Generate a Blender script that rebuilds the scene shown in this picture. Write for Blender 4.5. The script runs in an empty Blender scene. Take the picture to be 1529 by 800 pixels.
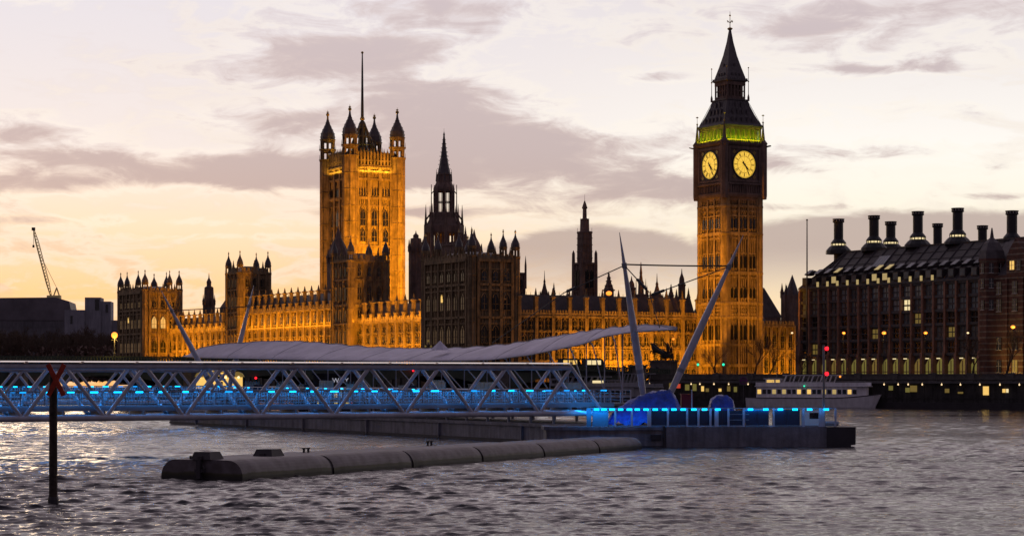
import bpy, bmesh, math, random
import numpy as np
from math import sin, cos, pi, radians, sqrt, atan2
from mathutils import Vector, Matrix

random.seed(7)
scene = bpy.context.scene
C = scene.collection

# ------------------------------------------------------------------ camera
F, CX, HY, EYE = 3186.0, 764.5, 562.0, 7.0      # focal length / horizon of the photograph in its pixels, eye height above the river
cam_d = bpy.data.cameras.new('camera')
cam = bpy.data.objects.new('camera', cam_d)
C.objects.link(cam)
cam.location = (0, 0, EYE)
cam.rotation_euler = (pi / 2, 0, 0)
cam_d.sensor_width = 36.0
cam_d.lens = F * 36.0 / 1529.0
cam_d.shift_y = (HY - 400.0) / 1529.0
cam_d.clip_start = 0.5
cam_d.clip_end = 20000
scene.camera = cam

# ------------------------------------------------------------------ render / exposure
scene.render.engine = 'CYCLES'
scene.cycles.use_denoising = True
scene.cycles.max_bounces = 5
scene.cycles.diffuse_bounces = 2
scene.cycles.glossy_bounces = 3
scene.cycles.sample_clamp_indirect = 3.0
scene.cycles.sample_clamp_direct = 5.0
scene.view_settings.view_transform = 'Standard'
scene.view_settings.look = 'None'
scene.view_settings.gamma = 1.0
scene.view_settings.exposure = 0.0
scene.view_settings.use_curve_mapping = False

# ------------------------------------------------------------------ world: dusk sky with cloud banks
def lin(r, g, b):
    f = lambda c: (c / 255.0 / 12.92) if c <= 10 else ((c / 255.0 + 0.055) / 1.055) ** 2.4
    return (f(r), f(g), f(b), 1.0)

SUN_ELEV, SUN_AZ = radians(2.5), radians(-14.0)      # low behind the far bank, left of the clock tower
world = bpy.data.worlds.new('World')
scene.world = world
world.use_nodes = True
wt = world.node_tree
for n in list(wt.nodes):
    wt.nodes.remove(n)
WN = wt.nodes.new
def wl(a, b): wt.links.new(a, b)
def sock(s, v):
    if isinstance(v, bpy.types.NodeSocket): wl(v, s)
    else: s.default_value = v
def wmath(op, a, b=None, c=None, clamp=False):
    n = WN('ShaderNodeMath'); n.operation = op; n.use_clamp = clamp
    sock(n.inputs[0], a)
    if b is not None: sock(n.inputs[1], b)
    if c is not None: sock(n.inputs[2], c)
    return n.outputs[0]
def wramp(fac, stops, interp='LINEAR'):
    n = WN('ShaderNodeValToRGB'); n.color_ramp.interpolation = interp
    el = n.color_ramp.elements
    while len(el) < len(stops): el.new(0.5)
    for e, (p, c) in zip(el, stops): e.position = p; e.color = c
    sock(n.inputs[0], fac)
    return n.outputs[0]
def wmix(f, a, b, blend='MIX'):
    n = WN('ShaderNodeMix'); n.data_type = 'RGBA'; n.blend_type = blend
    sock(n.inputs[0], f); sock(n.inputs[6], a); sock(n.inputs[7], b)
    return n.outputs[2]
def wmap(v, a, b, c=0.0, d=1.0):
    n = WN('ShaderNodeMapRange'); n.interpolation_type = 'SMOOTHSTEP'
    sock(n.inputs[0], v); n.inputs[1].default_value = a; n.inputs[2].default_value = b
    n.inputs[3].default_value = c; n.inputs[4].default_value = d
    return n.outputs[0]

tc = WN('ShaderNodeTexCoord')
sep = WN('ShaderNodeSeparateXYZ'); wl(tc.outputs['Generated'], sep.inputs[0])
dx, dy, dz = sep.outputs
el01 = wmath('MULTIPLY', wmath('MAXIMUM', dz, 0.0), 1.0)
# clear sky over the sunset, left and right flank
K = 1.0
left = wramp(el01, [(0.0, lin(250, 186, 116)), (0.035, lin(254, 205, 146)), (0.07, lin(252, 226, 196)), (0.105, lin(241, 231, 227)),
                    (0.175, lin(230, 225, 232)), (0.30, (0.86, 0.69, 0.75, 1)), (0.55, (0.53, 0.42, 0.51, 1)), (1.0, (0.20, 0.18, 0.24, 1))])
right = wramp(el01, [(0.0, lin(247, 205, 150)), (0.035, lin(252, 226, 184)), (0.07, lin(255, 246, 224)), (0.105, lin(255, 250, 243)),
                     (0.175, lin(232, 224, 226)), (0.30, (0.86, 0.69, 0.75, 1)), (0.55, (0.53, 0.42, 0.51, 1)), (1.0, (0.20, 0.18, 0.24, 1))])
clear = wmix(wmap(dx, -0.10, 0.14), left, right)
# clouds: noise in a flattened frame, gathered into banks
comb = WN('ShaderNodeCombineXYZ')
wl(dx, comb.inputs[0]); wl(wmath('MULTIPLY', dz, 3.2), comb.inputs[1]); wl(wmath('MULTIPLY', dy, 0.15), comb.inputs[2])
def wnoise(scale, detail, rough, off=(0, 0, 0), dist=0.0):
    mp = WN('ShaderNodeMapping'); mp.inputs['Location'].default_value = off
    wl(comb.outputs[0], mp.inputs['Vector'])
    n = WN('ShaderNodeTexNoise'); n.inputs['Scale'].default_value = scale; n.inputs['Detail'].default_value = detail
    n.inputs['Roughness'].default_value = rough; n.inputs['Distortion'].default_value = dist
    wl(mp.outputs[0], n.inputs['Vector'])
    return n.outputs[0]
n1 = wnoise(9.0, 9, 0.60, (2.1, 0.3, 0), 0.5)
n2 = wnoise(30.0, 8, 0.62, (5.0, 1.7, 0), 0.6)
BLOBS = [(40, 222, 110, 30, .95), (270, 246, 210, 12, .85), (330, 268, 230, 14, .95), (60, 283, 120, 17, .95), (470, 262, 140, 26, .75), (450, 105, 85, 24, .75),
         (430, 182, 105, 16, .75), (560, 90, 110, 20, .6), (650, 140, 130, 34, .8), (700, 205, 150, 34, .95), (870, 232, 190, 42, .95), (960, 288, 110, 20, .7), (620, 262, 140, 26, .6),
         (1186, 54, 60, 15, .85), (1310, 114, 90, 9, .7), (1290, 232, 140, 14, .62), (965, 122, 70, 9, .65), (1190, 180, 110, 20, .5), (1150, 250, 90, 14, .5),
         (1450, 40, 170, 42, .55), (1300, 20, 180, 20, .5), (600, 22, 200, 18, .5), (850, 40, 160, 30, .35), (1240, 95, 240, 30, .3), (60, 18, 80, 16, .5), (540, 72, 140, 22, .5),
         (160, 335, 240, 8, .5), (380, 355, 160, 6, .45), (1480, 300, 110, 7, .7), (1180, 312, 110, 8, .6), (1380, 262, 120, 10, .5), (1450, 170, 120, 14, .4), (660, 318, 160, 8, .5)]
BANKS = [(890, 392, 185, 62, 1.0), (1360, 400, 420, 86, 1.0), (12, 441, 30, 17, 1.0)]
def blob(cx, cy, rx, ry, amp):
    u = wmath('MULTIPLY_ADD', dx, F / rx, -(cx - CX) / rx)
    v = wmath('MULTIPLY_ADD', dz, F / ry, -(HY - cy) / ry)
    q = wmath('ADD', wmath('MULTIPLY', u, u), wmath('MULTIPLY', v, v))
    return wmath('MULTIPLY', wmath('EXPONENT', wmath('MULTIPLY', q, -0.8)), amp)
tot = None
for b in BLOBS:
    g = blob(*b); tot = g if tot is None else wmath('ADD', tot, g)
front = wmap(dy, 0.5, 0.9)
tot = wmath('MULTIPLY', tot, front)
nn = wmath('ADD', wmath('MULTIPLY', n1, 2.1), wmath('MULTIPLY', n2, 1.9))
dens = wmath('ADD', tot, nn)
cov = wmath('MULTIPLY', wmap(dens, 2.27, 2.92), 0.86)
thin = wmath('MULTIPLY', wmap(nn, 1.86, 2.45), 0.32)
cov = wmath('MAXIMUM', cov, thin)
cloud_col = wramp(el01, [(0.0, lin(216, 172, 138)), (0.05, lin(194, 168, 160)), (0.085, lin(183, 163, 163)), (0.175, lin(202, 187, 191)), (0.30, (0.33, 0.31, 0.34, 1)), (1.0, (0.14, 0.14, 0.18, 1))])
thick = wmap(wmath('ADD', dens, wmath('MULTIPLY', n2, 0.9)), 2.85, 3.65)
cloud_col = wmix(thick, wmix(0.35, cloud_col, lin(232, 212, 200)), cloud_col)
sky = wmix(cov, clear, cloud_col)
# bright edges round the thicker clouds
edge = wmath('MULTIPLY', wmath('MULTIPLY', wmap(dens, 2.00, 2.27), wmath('SUBTRACT', 1.0, wmap(dens, 2.27, 2.52))), 0.35)
sky = wmix(edge, sky, lin(255, 246, 232))
# low smooth banks along the horizon with a firm upper edge
bt = None
for b in BANKS:
    u = wmath('MULTIPLY_ADD', dx, F / b[2], -(b[0] - CX) / b[2])
    v = wmath('MULTIPLY_ADD', dz, F / b[3], -(HY - b[1]) / b[3])
    q = wmath('ADD', wmath('MULTIPLY', u, u), wmath('MULTIPLY', v, v))
    q = wmath('ADD', q, wmath('MULTIPLY', wmath('SUBTRACT', n1, 0.5), 1.3))
    q = wmath('ADD', q, wmath('MULTIPLY', wmath('SUBTRACT', n2, 0.5), 0.6))
    g = wmath('SUBTRACT', 1.0, wmap(q, 0.70, 1.04))
    bt = g if bt is None else wmath('MAXIMUM', bt, g)
lowfade = wmap(dz, 0.030, 0.062)
streak = wmap(wnoise(9.0, 5, 0.6, (1.0, 6.0, 0), 0.1), 0.40, 0.62)
bank = wmath('MULTIPLY', wmath('MULTIPLY', bt, front), wmath('MAXIMUM', lowfade, wmath('MULTIPLY', streak, 0.45)))
sky = wmix(wmath('MULTIPLY', bank, 0.9), sky, lin(186, 168, 162))
# the sky turns to blue dusk away from the sunset
dusk = wramp(el01, [(0.0, (0.155, 0.122, 0.150, 1)), (0.3, (0.148, 0.120, 0.165, 1)), (1.0, (0.13, 0.12, 0.17, 1))])
sky = wmix(wmap(dy, -0.25, 0.90), dusk, sky)
nish = WN('ShaderNodeTexSky'); nish.sky_type = 'NISHITA'; nish.sun_disc = False
nish.sun_elevation = SUN_ELEV; nish.sun_rotation = SUN_AZ
sky = wmix(1.0, sky, wmix(1.0, nish.outputs[0], (0.004, 0.004, 0.0045, 1), 'MULTIPLY'), 'ADD')
bg = WN('ShaderNodeBackground'); wl(sky, bg.inputs[0]); bg.inputs[1].default_value = 1.0
wo = WN('ShaderNodeOutputWorld'); wl(bg.outputs[0], wo.inputs[0])

sun_d = bpy.data.lights.new('sun', 'SUN'); sun_d.energy = 0.12; sun_d.angle = radians(8); sun_d.color = (1.0, 0.72, 0.45)
sun = bpy.data.objects.new('sun', sun_d); C.objects.link(sun)
sd = Vector((sin(SUN_AZ) * cos(SUN_ELEV), cos(SUN_AZ) * cos(SUN_ELEV), sin(SUN_ELEV)))
sun.rotation_euler = (-sd).to_track_quat('-Z', 'Y').to_euler()

# ------------------------------------------------------------------ materials
M = {}
def mat(name, col, rough=0.7, metal=0.0, var=0.35, scale=0.4, bump=0.0, bscale=4.0, emit=None, estr=0.0, spec=0.3, streak=0.0, coat=0.0):
    m = bpy.data.materials.new(name); m.use_nodes = True
    nt = m.node_tree; nd = nt.nodes; b = nd['Principled BSDF']
    b.inputs['Roughness'].default_value = rough
    b.inputs['Metallic'].default_value = metal
    b.inputs['Specular IOR Level'].default_value = spec
    b.inputs['Coat Weight'].default_value = coat
    geo = nd.new('ShaderNodeNewGeometry')
    if var > 0:
        n = nd.new('ShaderNodeTexNoise'); n.inputs['Scale'].default_value = scale; n.inputs['Detail'].default_value = 6
        n.inputs['Roughness'].default_value = 0.65
        nt.links.new(geo.outputs['Position'], n.inputs['Vector'])
        r = nd.new('ShaderNodeValToRGB')
        lo = [max(0, c * (1 - var)) for c in col]; hi = [min(1, c * (1 + var)) for c in col]
        r.color_ramp.elements[0].position = 0.32; r.color_ramp.elements[0].color = (*lo, 1)
        r.color_ramp.elements[1].position = 0.68; r.color_ramp.elements[1].color = (*hi, 1)
        nt.links.new(n.outputs[0], r.inputs[0])
        out = r.outputs[0]
        if streak > 0:
            mp = nd.new('ShaderNodeMapping'); mp.inputs['Scale'].default_value = (1.3, 1.3, 0.12)
            nt.links.new(geo.outputs['Position'], mp.inputs['Vector'])
            n2 = nd.new('ShaderNodeTexNoise'); n2.inputs['Scale'].default_value = 1.2; n2.inputs['Detail'].default_value = 5
            nt.links.new(mp.outputs[0], n2.inputs['Vector'])
            r2 = nd.new('ShaderNodeValToRGB')
            r2.color_ramp.elements[0].position = 0.38; r2.color_ramp.elements[0].color = (1 - streak,) * 3 + (1,)
            r2.color_ramp.elements[1].position = 0.6; r2.color_ramp.elements[1].color = (1, 1, 1, 1)
            nt.links.new(n2.outputs[0], r2.inputs[0])
            mx = nd.new('ShaderNodeMix'); mx.data_type = 'RGBA'; mx.blend_type = 'MULTIPLY'; mx.inputs[0].default_value = 1
            nt.links.new(out, mx.inputs[6]); nt.links.new(r2.outputs[0], mx.inputs[7])
            out = mx.outputs[2]
        nt.links.new(out, b.inputs['Base Color'])
    else:
        b.inputs['Base Color'].default_value = (*col, 1)
    if bump > 0:
        bn = nd.new('ShaderNodeTexNoise'); bn.inputs['Scale'].default_value = bscale; bn.inputs['Detail'].default_value = 4
        nt.links.new(geo.outputs['Position'], bn.inputs['Vector'])
        bp = nd.new('ShaderNodeBump'); bp.inputs['Strength'].default_value = bump; bp.inputs['Distance'].default_value = 0.3
        nt.links.new(bn.outputs[0], bp.inputs['Height']); nt.links.new(bp.outputs[0], b.inputs['Normal'])
    if emit:
        b.inputs['Emission Color'].default_value = (*emit, 1)
        b.inputs['Emission Strength'].default_value = estr
    M[name] = m
    return m

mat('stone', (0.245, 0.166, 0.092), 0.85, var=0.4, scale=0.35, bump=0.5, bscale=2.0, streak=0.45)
mat('stone_unlit', (0.170, 0.112, 0.095), 0.9, var=0.35, scale=0.3, bump=0.4, bscale=2.0, streak=0.3)  # same stone, colour darkened to stand for masonry outside the floodlights
mat('slate', (0.085, 0.070, 0.074), 0.55, var=0.3, scale=0.8)
mat('iron', (0.03, 0.028, 0.03), 0.5, var=0.2)
mat('gilt', (0.35, 0.24, 0.08), 0.35, metal=0.9, var=0.2)
mat('glass_dark', (0.012, 0.012, 0.016), 0.12, var=0.2, spec=0.5)
mat('glass_office', (0.15, 0.18, 0.20), 0.15, var=0.4, scale=0.25, spec=0.6)
mat('lit_warm', (0.3, 0.2, 0.08), 0.5, var=0.3, emit=(1.0, 0.62, 0.16), estr=0.9)
mat('lit_cream', (0.3, 0.25, 0.15), 0.5, var=0.3, emit=(1.0, 0.80, 0.42), estr=0.9)
mat('lit_pane', (0.3, 0.25, 0.15), 0.5, var=0.3, emit=(1.0, 0.72, 0.25), estr=0.42)
mat('lit_eaves', (0.3, 0.25, 0.15), 0.5, var=0.5, scale=0.3, emit=(1.0, 0.74, 0.30), estr=0.38)
mat('blind_mid', (0.09, 0.10, 0.11), 0.3, var=0.4, scale=0.3)
mat('blind_pale', (0.24, 0.25, 0.26), 0.4, var=0.3, scale=0.3)
mat('lit_dim', (0.2, 0.16, 0.08), 0.5, var=0.3, emit=(0.8, 0.55, 0.12), estr=0.16)
mat('lit_green', (0.2, 0.2, 0.1), 0.5, var=0.3, emit=(0.66, 0.56, 0.12), estr=0.19)
mat('bulb_white', (0.8, 0.8, 0.7), 0.5, var=0, emit=(1.0, 0.70, 0.36), estr=1.5)
mat('bulb_orange', (0.8, 0.5, 0.2), 0.5, var=0, emit=(1.0, 0.24, 0.02), estr=2.2)
mat('bulb_gold', (0.8, 0.6, 0.2), 0.5, var=0, emit=(1.0, 0.24, 0.02), estr=2.8)
mat('bulb_red', (0.8, 0.05, 0.05), 0.5, var=0, emit=(1.0, 0.01, 0.02), estr=3)
mat('bulb_green', (0.1, 0.8, 0.5), 0.5, var=0, emit=(0.02, 0.8, 0.40), estr=1.6)
mat('bulb_blue', (0.1, 0.5, 0.9), 0.5, var=0, emit=(0.0, 0.42, 1.0), estr=4.5)
mat('bulb_blue_dim', (0.1, 0.5, 0.9), 0.5, var=0, emit=(0.0, 0.34, 1.0), estr=1.6)
mat('dial', (0.6, 0.5, 0.2), 0.5, var=0.45, scale=1.1, emit=(1.0, 0.60, 0.06), estr=0.92)
mat('white_steel', (0.42, 0.405, 0.46), 0.32, var=0.18, scale=0.8, spec=0.5, streak=0.12, coat=0.3)
mat('polished_rail', (0.66, 0.58, 0.50), 0.16, metal=1.0, var=0.05)
mat('grey_steel', (0.20, 0.20, 0.22), 0.5, var=0.25, spec=0.4)
mat('deck', (0.12, 0.12, 0.13), 0.8, var=0.3)
mat('hull_grey', (0.17, 0.16, 0.185), 0.6, var=0.3, scale=0.5, streak=0.35, bump=0.1)
mat('hull_dark', (0.035, 0.03, 0.035), 0.6, var=0.3)
mat('hull_white', (0.76, 0.74, 0.78), 0.45, var=0.12, streak=0.15)
mat('membrane', (0.58, 0.545, 0.65), 0.7, var=0.16, scale=0.35, bump=0.7, bscale=0.7)
mat('tarp_blue', (0.012, 0.055, 0.36), 0.42, var=0.45, scale=1.2, bump=1.0, bscale=1.6, spec=0.5)
mat('red_paint', (0.30, 0.03, 0.012), 0.7, var=0.3, scale=3)
mat('red_dark', (0.16, 0.012, 0.015), 0.6, var=0.3)
mat('timber', (0.05, 0.035, 0.028), 0.85, var=0.5, scale=2, streak=0.4, bump=0.4, bscale=6)
mat('granite', (0.10, 0.09, 0.085), 0.85, var=0.3, scale=1.2, bump=0.3)
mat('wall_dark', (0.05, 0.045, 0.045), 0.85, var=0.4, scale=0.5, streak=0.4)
mat('bridge_green', (0.045, 0.06, 0.045), 0.6, var=0.3)
mat('asphalt', (0.05, 0.05, 0.052), 0.9, var=0.2)
mat('bark', (0.045, 0.034, 0.026), 0.9, var=0.4, scale=3)
mat('twig', (0.085, 0.055, 0.04), 0.9, var=0.4, scale=1)
mat('thicket', (0.15, 0.095, 0.08), 0.9, var=0.4, scale=0.5)
mat('far_roof', (0.14, 0.12, 0.135), 0.6, var=0.3, scale=0.1)
mat('concrete_mid', (0.17, 0.155, 0.17), 0.8, var=0.2, scale=0.1, streak=0.2)
mat('bronze', (0.025, 0.022, 0.02), 0.45, metal=0.4, var=0.3)
mat('concrete', (0.30, 0.30, 0.33), 0.8, var=0.2, scale=0.1, streak=0.2)
mat('concrete_pale', (0.27, 0.255, 0.29), 0.8, var=0.2, scale=0.1, streak=0.2)
mat('concrete_dark', (0.10, 0.095, 0.10), 0.8, var=0.25, scale=0.1, streak=0.2)
mat('crane_yellow', (0.85, 0.72, 0.32), 0.6, var=0.2)
mat('office_pier', (0.27, 0.145, 0.105), 0.7, var=0.3, scale=0.6, streak=0.2)
mat('office_roof', (0.045, 0.035, 0.038), 0.5, var=0.3, scale=0.5)
mat('chimney_black', (0.03, 0.028, 0.03), 0.5, var=0.3)
mat('pale_trim', (0.42, 0.38, 0.36), 0.7, var=0.2)
mat('cloth_dark', (0.03, 0.028, 0.035), 0.9, var=0.3)
mat('purple_sign', (0.12, 0.02, 0.12), 0.6, var=0.1)
mat('plastic_white', (0.7, 0.7, 0.7), 0.5, var=0.1)
mat('cabinet_blue', (0.010, 0.018, 0.04), 0.35, var=0.3, spec=0.5)
mat('glass_screen', (0.05, 0.16, 0.22), 0.12, var=0.2, spec=0.6)
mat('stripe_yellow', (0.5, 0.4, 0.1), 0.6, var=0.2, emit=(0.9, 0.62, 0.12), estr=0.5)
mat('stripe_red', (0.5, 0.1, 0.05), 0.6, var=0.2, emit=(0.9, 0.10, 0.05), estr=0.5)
mat('letter_white', (0.8, 0.8, 0.8), 0.5, var=0.05, emit=(0.85, 0.85, 1.0), estr=0.35)

# banded brick: red courses with pale stone stripes
def banded_brick():
    m = bpy.data.materials.new('banded_brick'); m.use_nodes = True
    nt = m.node_tree; nd = nt.nodes; b = nd['Principled BSDF']; b.inputs['Roughness'].default_value = 0.85
    g = nd.new('ShaderNodeNewGeometry'); s = nd.new('ShaderNodeSeparateXYZ'); nt.links.new(g.outputs['Position'], s.inputs[0])
    a = nd.new('ShaderNodeMath'); a.operation = 'MULTIPLY'; a.inputs[1].default_value = 1 / 1.35; nt.links.new(s.outputs[2], a.inputs[0])
    fr = nd.new('ShaderNodeMath'); fr.operation = 'FRACT'; nt.links.new(a.outputs[0], fr.inputs[0])
    r = nd.new('ShaderNodeValToRGB'); r.color_ramp.interpolation = 'CONSTANT'
    r.color_ramp.elements[0].color = (0.12, 0.046, 0.032, 1); r.color_ramp.elements[1].position = 0.74; r.color_ramp.elements[1].color = (0.22, 0.165, 0.13, 1)
    nt.links.new(fr.outputs[0], r.inputs[0])
    n = nd.new('ShaderNodeTexNoise'); n.inputs['Scale'].default_value = 1.2; n.inputs['Detail'].default_value = 5; nt.links.new(g.outputs['Position'], n.inputs['Vector'])
    r2 = nd.new('ShaderNodeValToRGB'); r2.color_ramp.elements[0].position = 0.3; r2.color_ramp.elements[0].color = (0.5, 0.5, 0.5, 1); r2.color_ramp.elements[1].position = 0.65
    nt.links.new(n.outputs[0], r2.inputs[0])
    mx = nd.new('ShaderNodeMix'); mx.data_type = 'RGBA'; mx.blend_type = 'MULTIPLY'; mx.inputs[0].default_value = 1
    nt.links.new(r.outputs[0], mx.inputs[6]); nt.links.new(r2.outputs[0], mx.inputs[7]); nt.links.new(mx.outputs[2], b.inputs['Base Color'])
    M['banded_brick'] = m
banded_brick()

# floating boom: painted steel with a weedy wet band above the waterline
def boom_steel():
    m = bpy.data.materials.new('boom_steel'); m.use_nodes = True
    nt = m.node_tree; nd = nt.nodes; b = nd['Principled BSDF']; b.inputs['Roughness'].default_value = 0.55
    g = nd.new('ShaderNodeNewGeometry'); s = nd.new('ShaderNodeSeparateXYZ'); nt.links.new(g.outputs['Position'], s.inputs[0])
    n = nd.new('ShaderNodeTexNoise'); n.inputs['Scale'].default_value = 0.9; n.inputs['Detail'].default_value = 6; nt.links.new(g.outputs['Position'], n.inputs['Vector'])
    a = nd.new('ShaderNodeMath'); a.operation = 'MULTIPLY_ADD'; a.inputs[1].default_value = -0.42; nt.links.new(n.outputs[0], a.inputs[0]); nt.links.new(s.outputs[2], a.inputs[2])
    r = nd.new('ShaderNodeValToRGB'); e = r.color_ramp.elements
    e[0].position = 0.0; e[0].color = (0.016, 0.013, 0.010, 1); e[1].position = 0.36; e[1].color = (0.125, 0.105, 0.118, 1)
    x = e.new(0.22); x.color = (0.050, 0.044, 0.016, 1)
    nt.links.new(a.outputs[0], r.inputs[0])
    n2 = nd.new('ShaderNodeTexNoise'); n2.inputs['Scale'].default_value = 1.1; n2.inputs['Detail'].default_value = 10; nt.links.new(g.outputs['Position'], n2.inputs['Vector'])
    r2 = nd.new('ShaderNodeValToRGB'); r2.color_ramp.elements[0].position = 0.35; r2.color_ramp.elements[0].color = (0.5, 0.45, 0.42, 1); r2.color_ramp.elements[1].position = 0.65
    nt.links.new(n2.outputs[0], r2.inputs[0])
    mx = nd.new('ShaderNodeMix'); mx.data_type = 'RGBA'; mx.blend_type = 'MULTIPLY'; mx.inputs[0].default_value = 1
    nt.links.new(r.outputs[0], mx.inputs[6]); nt.links.new(r2.outputs[0], mx.inputs[7]); nt.links.new(mx.outputs[2], b.inputs['Base Color'])
    M['boom_steel'] = m
boom_steel()

def water_mat():
    m = bpy.data.materials.new('river_water'); m.use_nodes = True
    nt = m.node_tree; nd = nt.nodes; b = nd['Principled BSDF']
    b.inputs['Base Color'].default_value = (0.030, 0.025, 0.030, 1); b.inputs['Roughness'].default_value = 0.09
    b.inputs['IOR'].default_value = 1.33; b.inputs['Specular IOR Level'].default_value = 0.5
    g = nd.new('ShaderNodeNewGeometry')
    def nz(sc, det, vec=(1, 1, 1)):
        mp = nd.new('ShaderNodeMapping'); mp.inputs['Scale'].default_value = vec; nt.links.new(g.outputs['Position'], mp.inputs['Vector'])
        n = nd.new('ShaderNodeTexNoise'); n.inputs['Scale'].default_value = sc; n.inputs['Detail'].default_value = det; n.inputs['Roughness'].default_value = 0.6
        n.inputs['Distortion'].default_value = 0.4
        nt.links.new(mp.outputs[0], n.inputs['Vector']); return n.outputs[0]
    a = nz(1.6, 6, (0.45, 1, 1)); c = nz(5.0, 4, (0.5, 1, 1))
    ad = nd.new('ShaderNodeMath'); ad.operation = 'MULTIPLY_ADD'; ad.inputs[1].default_value = 0.3; nt.links.new(c, ad.inputs[0]); nt.links.new(a, ad.inputs[2])
    # wind patches: ruffled and slick areas
    p = nz(0.035, 4, (0.45, 1.3, 1))
    mr = nd.new('ShaderNodeMapRange'); mr.inputs[1].default_value = 0.35; mr.inputs[2].default_value = 0.65; mr.inputs[3].default_value = 0.32; mr.inputs[4].default_value = 1.25
    nt.links.new(p, mr.inputs[0])
    bp = nd.new('ShaderNodeBump'); bp.inputs['Distance'].default_value = 0.17; nt.links.new(mr.outputs[0], bp.inputs['Strength'])
    nt.links.new(ad.outputs[0], bp.inputs['Height']); nt.links.new(bp.outputs[0], b.inputs['Normal'])
    M['water'] = m
water_mat()

# ------------------------------------------------------------------ mesh helpers
class MB:
    def __init__(s): s.v = []; s.f = []; s.mi = []
    def add(s, vs, fs, m=0):
        o = len(s.v); s.v += [tuple(p) for p in vs]
        for f in fs: s.f.append(tuple(i + o for i in f)); s.mi.append(m)
    def box(s, x0, x1, y0, y1, z0, z1, m=0):
        s.add([(x0, y0, z0), (x1, y0, z0), (x1, y1, z0), (x0, y1, z0), (x0, y0, z1), (x1, y0, z1), (x1, y1, z1), (x0, y1, z1)],
              [(3, 2, 1, 0), (4, 5, 6, 7), (0, 1, 5, 4), (1, 2, 6, 5), (2, 3, 7, 6), (3, 0, 4, 7)], m)
    def obox(s, c, ax, ay, az, m=0):          # centre and three half-axis vectors
        c, ax, ay, az = Vector(c), Vector(ax), Vector(ay), Vector(az)
        vs = [c + i * ax + j * ay + k * az for k in (-1, 1) for i, j in ((-1, -1), (1, -1), (1, 1), (-1, 1))]
        s.add(vs, [(3, 2, 1, 0), (4, 5, 6, 7), (0, 1, 5, 4), (1, 2, 6, 5), (2, 3, 7, 6), (3, 0, 4, 7)], m)
    def lathe(s, cx, cy, prof, n=8, m=0, rot=None, sx=1.0, sy=1.0):      # prof: (radius, z) from bottom to top
        rot = pi / n if rot is None else rot
        vs = []
        for r, z in prof:
            for k in range(n):
                a = rot + 2 * pi * k / n
                vs.append((cx + r * cos(a) * sx, cy + r * sin(a) * sy, z))
        fs = []
        for i in range(len(prof) - 1):
            for k in range(n):
                k2 = (k + 1) % n
                fs.append((i * n + k, i * n + k2, (i + 1) * n + k2, (i + 1) * n + k))
        fs.append(tuple(range(n - 1, -1, -1))); fs.append(tuple(range((len(prof) - 1) * n, len(prof) * n)))
        s.add(vs, fs, m)
    def sq(s, cx, cy, prof, m=0):             # square frustum stack, prof: (half side, z)
        s.lathe(cx, cy, [(h * sqrt(2), z) for h, z in prof], 4, m, pi / 4)
    def tube(s, p, q, r0, r1=None, n=6, m=0):
        r1 = r0 if r1 is None else r1
        p, q = Vector(p), Vector(q); d = q - p
        if d.length < 1e-6: return
        d.normalize()
        a = d.cross(Vector((0, 0, 1)) if abs(d.z) < 0.95 else Vector((1, 0, 0))).normalized(); b = d.cross(a)
        vs = [p + r0 * (cos(2 * pi * k / n) * a + sin(2 * pi * k / n) * b) for k in range(n)] + [q + r1 * (cos(2 * pi * k / n) * a + sin(2 * pi * k / n) * b) for k in range(n)]
        fs = [(k, k + n, (k + 1) % n + n, (k + 1) % n) for k in range(n)] + [tuple(range(n)), tuple(range(2 * n - 1, n - 1, -1))]
        s.add(vs, fs, m)
    def sweep(s, pts, radii, n=12, m=0):      # one continuous tapering tube
        pts = [Vector(p) for p in pts]; vs = []
        for i, (p, r) in enumerate(zip(pts, radii)):
            d = (pts[min(i + 1, len(pts) - 1)] - pts[max(i - 1, 0)]).normalized()
            a = d.cross(Vector((0, 1, 0)) if abs(d.y) < 0.9 else Vector((1, 0, 0))).normalized(); b = d.cross(a)
            vs += [p + r * (cos(2 * pi * k / n) * a + sin(2 * pi * k / n) * b) for k in range(n)]
        L = len(pts)
        s.add(vs, [(i * n + k, i * n + (k + 1) % n, (i + 1) * n + (k + 1) % n, (i + 1) * n + k) for i in range(L - 1) for k in range(n)], m)
    def path(s, pts, r, n=6, m=0):
        for a, b in zip(pts, pts[1:]): s.tube(a, b, r, r, n, m)
    def ball(s, c, r, m=0, nu=8, nv=6, sz=1.0):
        prof = [(r * sin(pi * i / nv) + 1e-3, c[2] - r * sz * cos(pi * i / nv)) for i in range(nv + 1)]
        s.lathe(c[0], c[1], prof, nu, m)
    def prism(s, pts, axis_vec, m=0):         # closed polygon (3d points) extruded along a vector
        n = len(pts); a = Vector(axis_vec)
        vs = [Vector(p) for p in pts] + [Vector(p) + a for p in pts]
        s.add(vs, [tuple(range(n - 1, -1, -1)), tuple(range(n, 2 * n))] + [(i, (i + 1) % n, (i + 1) % n + n, i + n) for i in range(n)], m)
    def mesh(s, name, mats, smooth=False):
        me = bpy.data.meshes.new(name); me.from_pydata(s.v, [], s.f)
        for k in ([mats] if isinstance(mats, str) else mats): me.materials.append(M[k])
        if len(me.materials) > 1: me.polygons.foreach_set('material_index', s.mi)
        bm = bmesh.new(); bm.from_mesh(me); bmesh.ops.recalc_face_normals(bm, faces=bm.faces); bm.to_mesh(me); bm.free()
        if smooth:
            me.polygons.foreach_set('use_smooth', [True] * len(me.polygons))
        me.update()
        return me
    def build(s, name, mats, parent=None, loc=(0, 0, 0), rz=0.0, smooth=False):
        return put(s.mesh(name, mats, smooth), name, parent, loc, rz)

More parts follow.
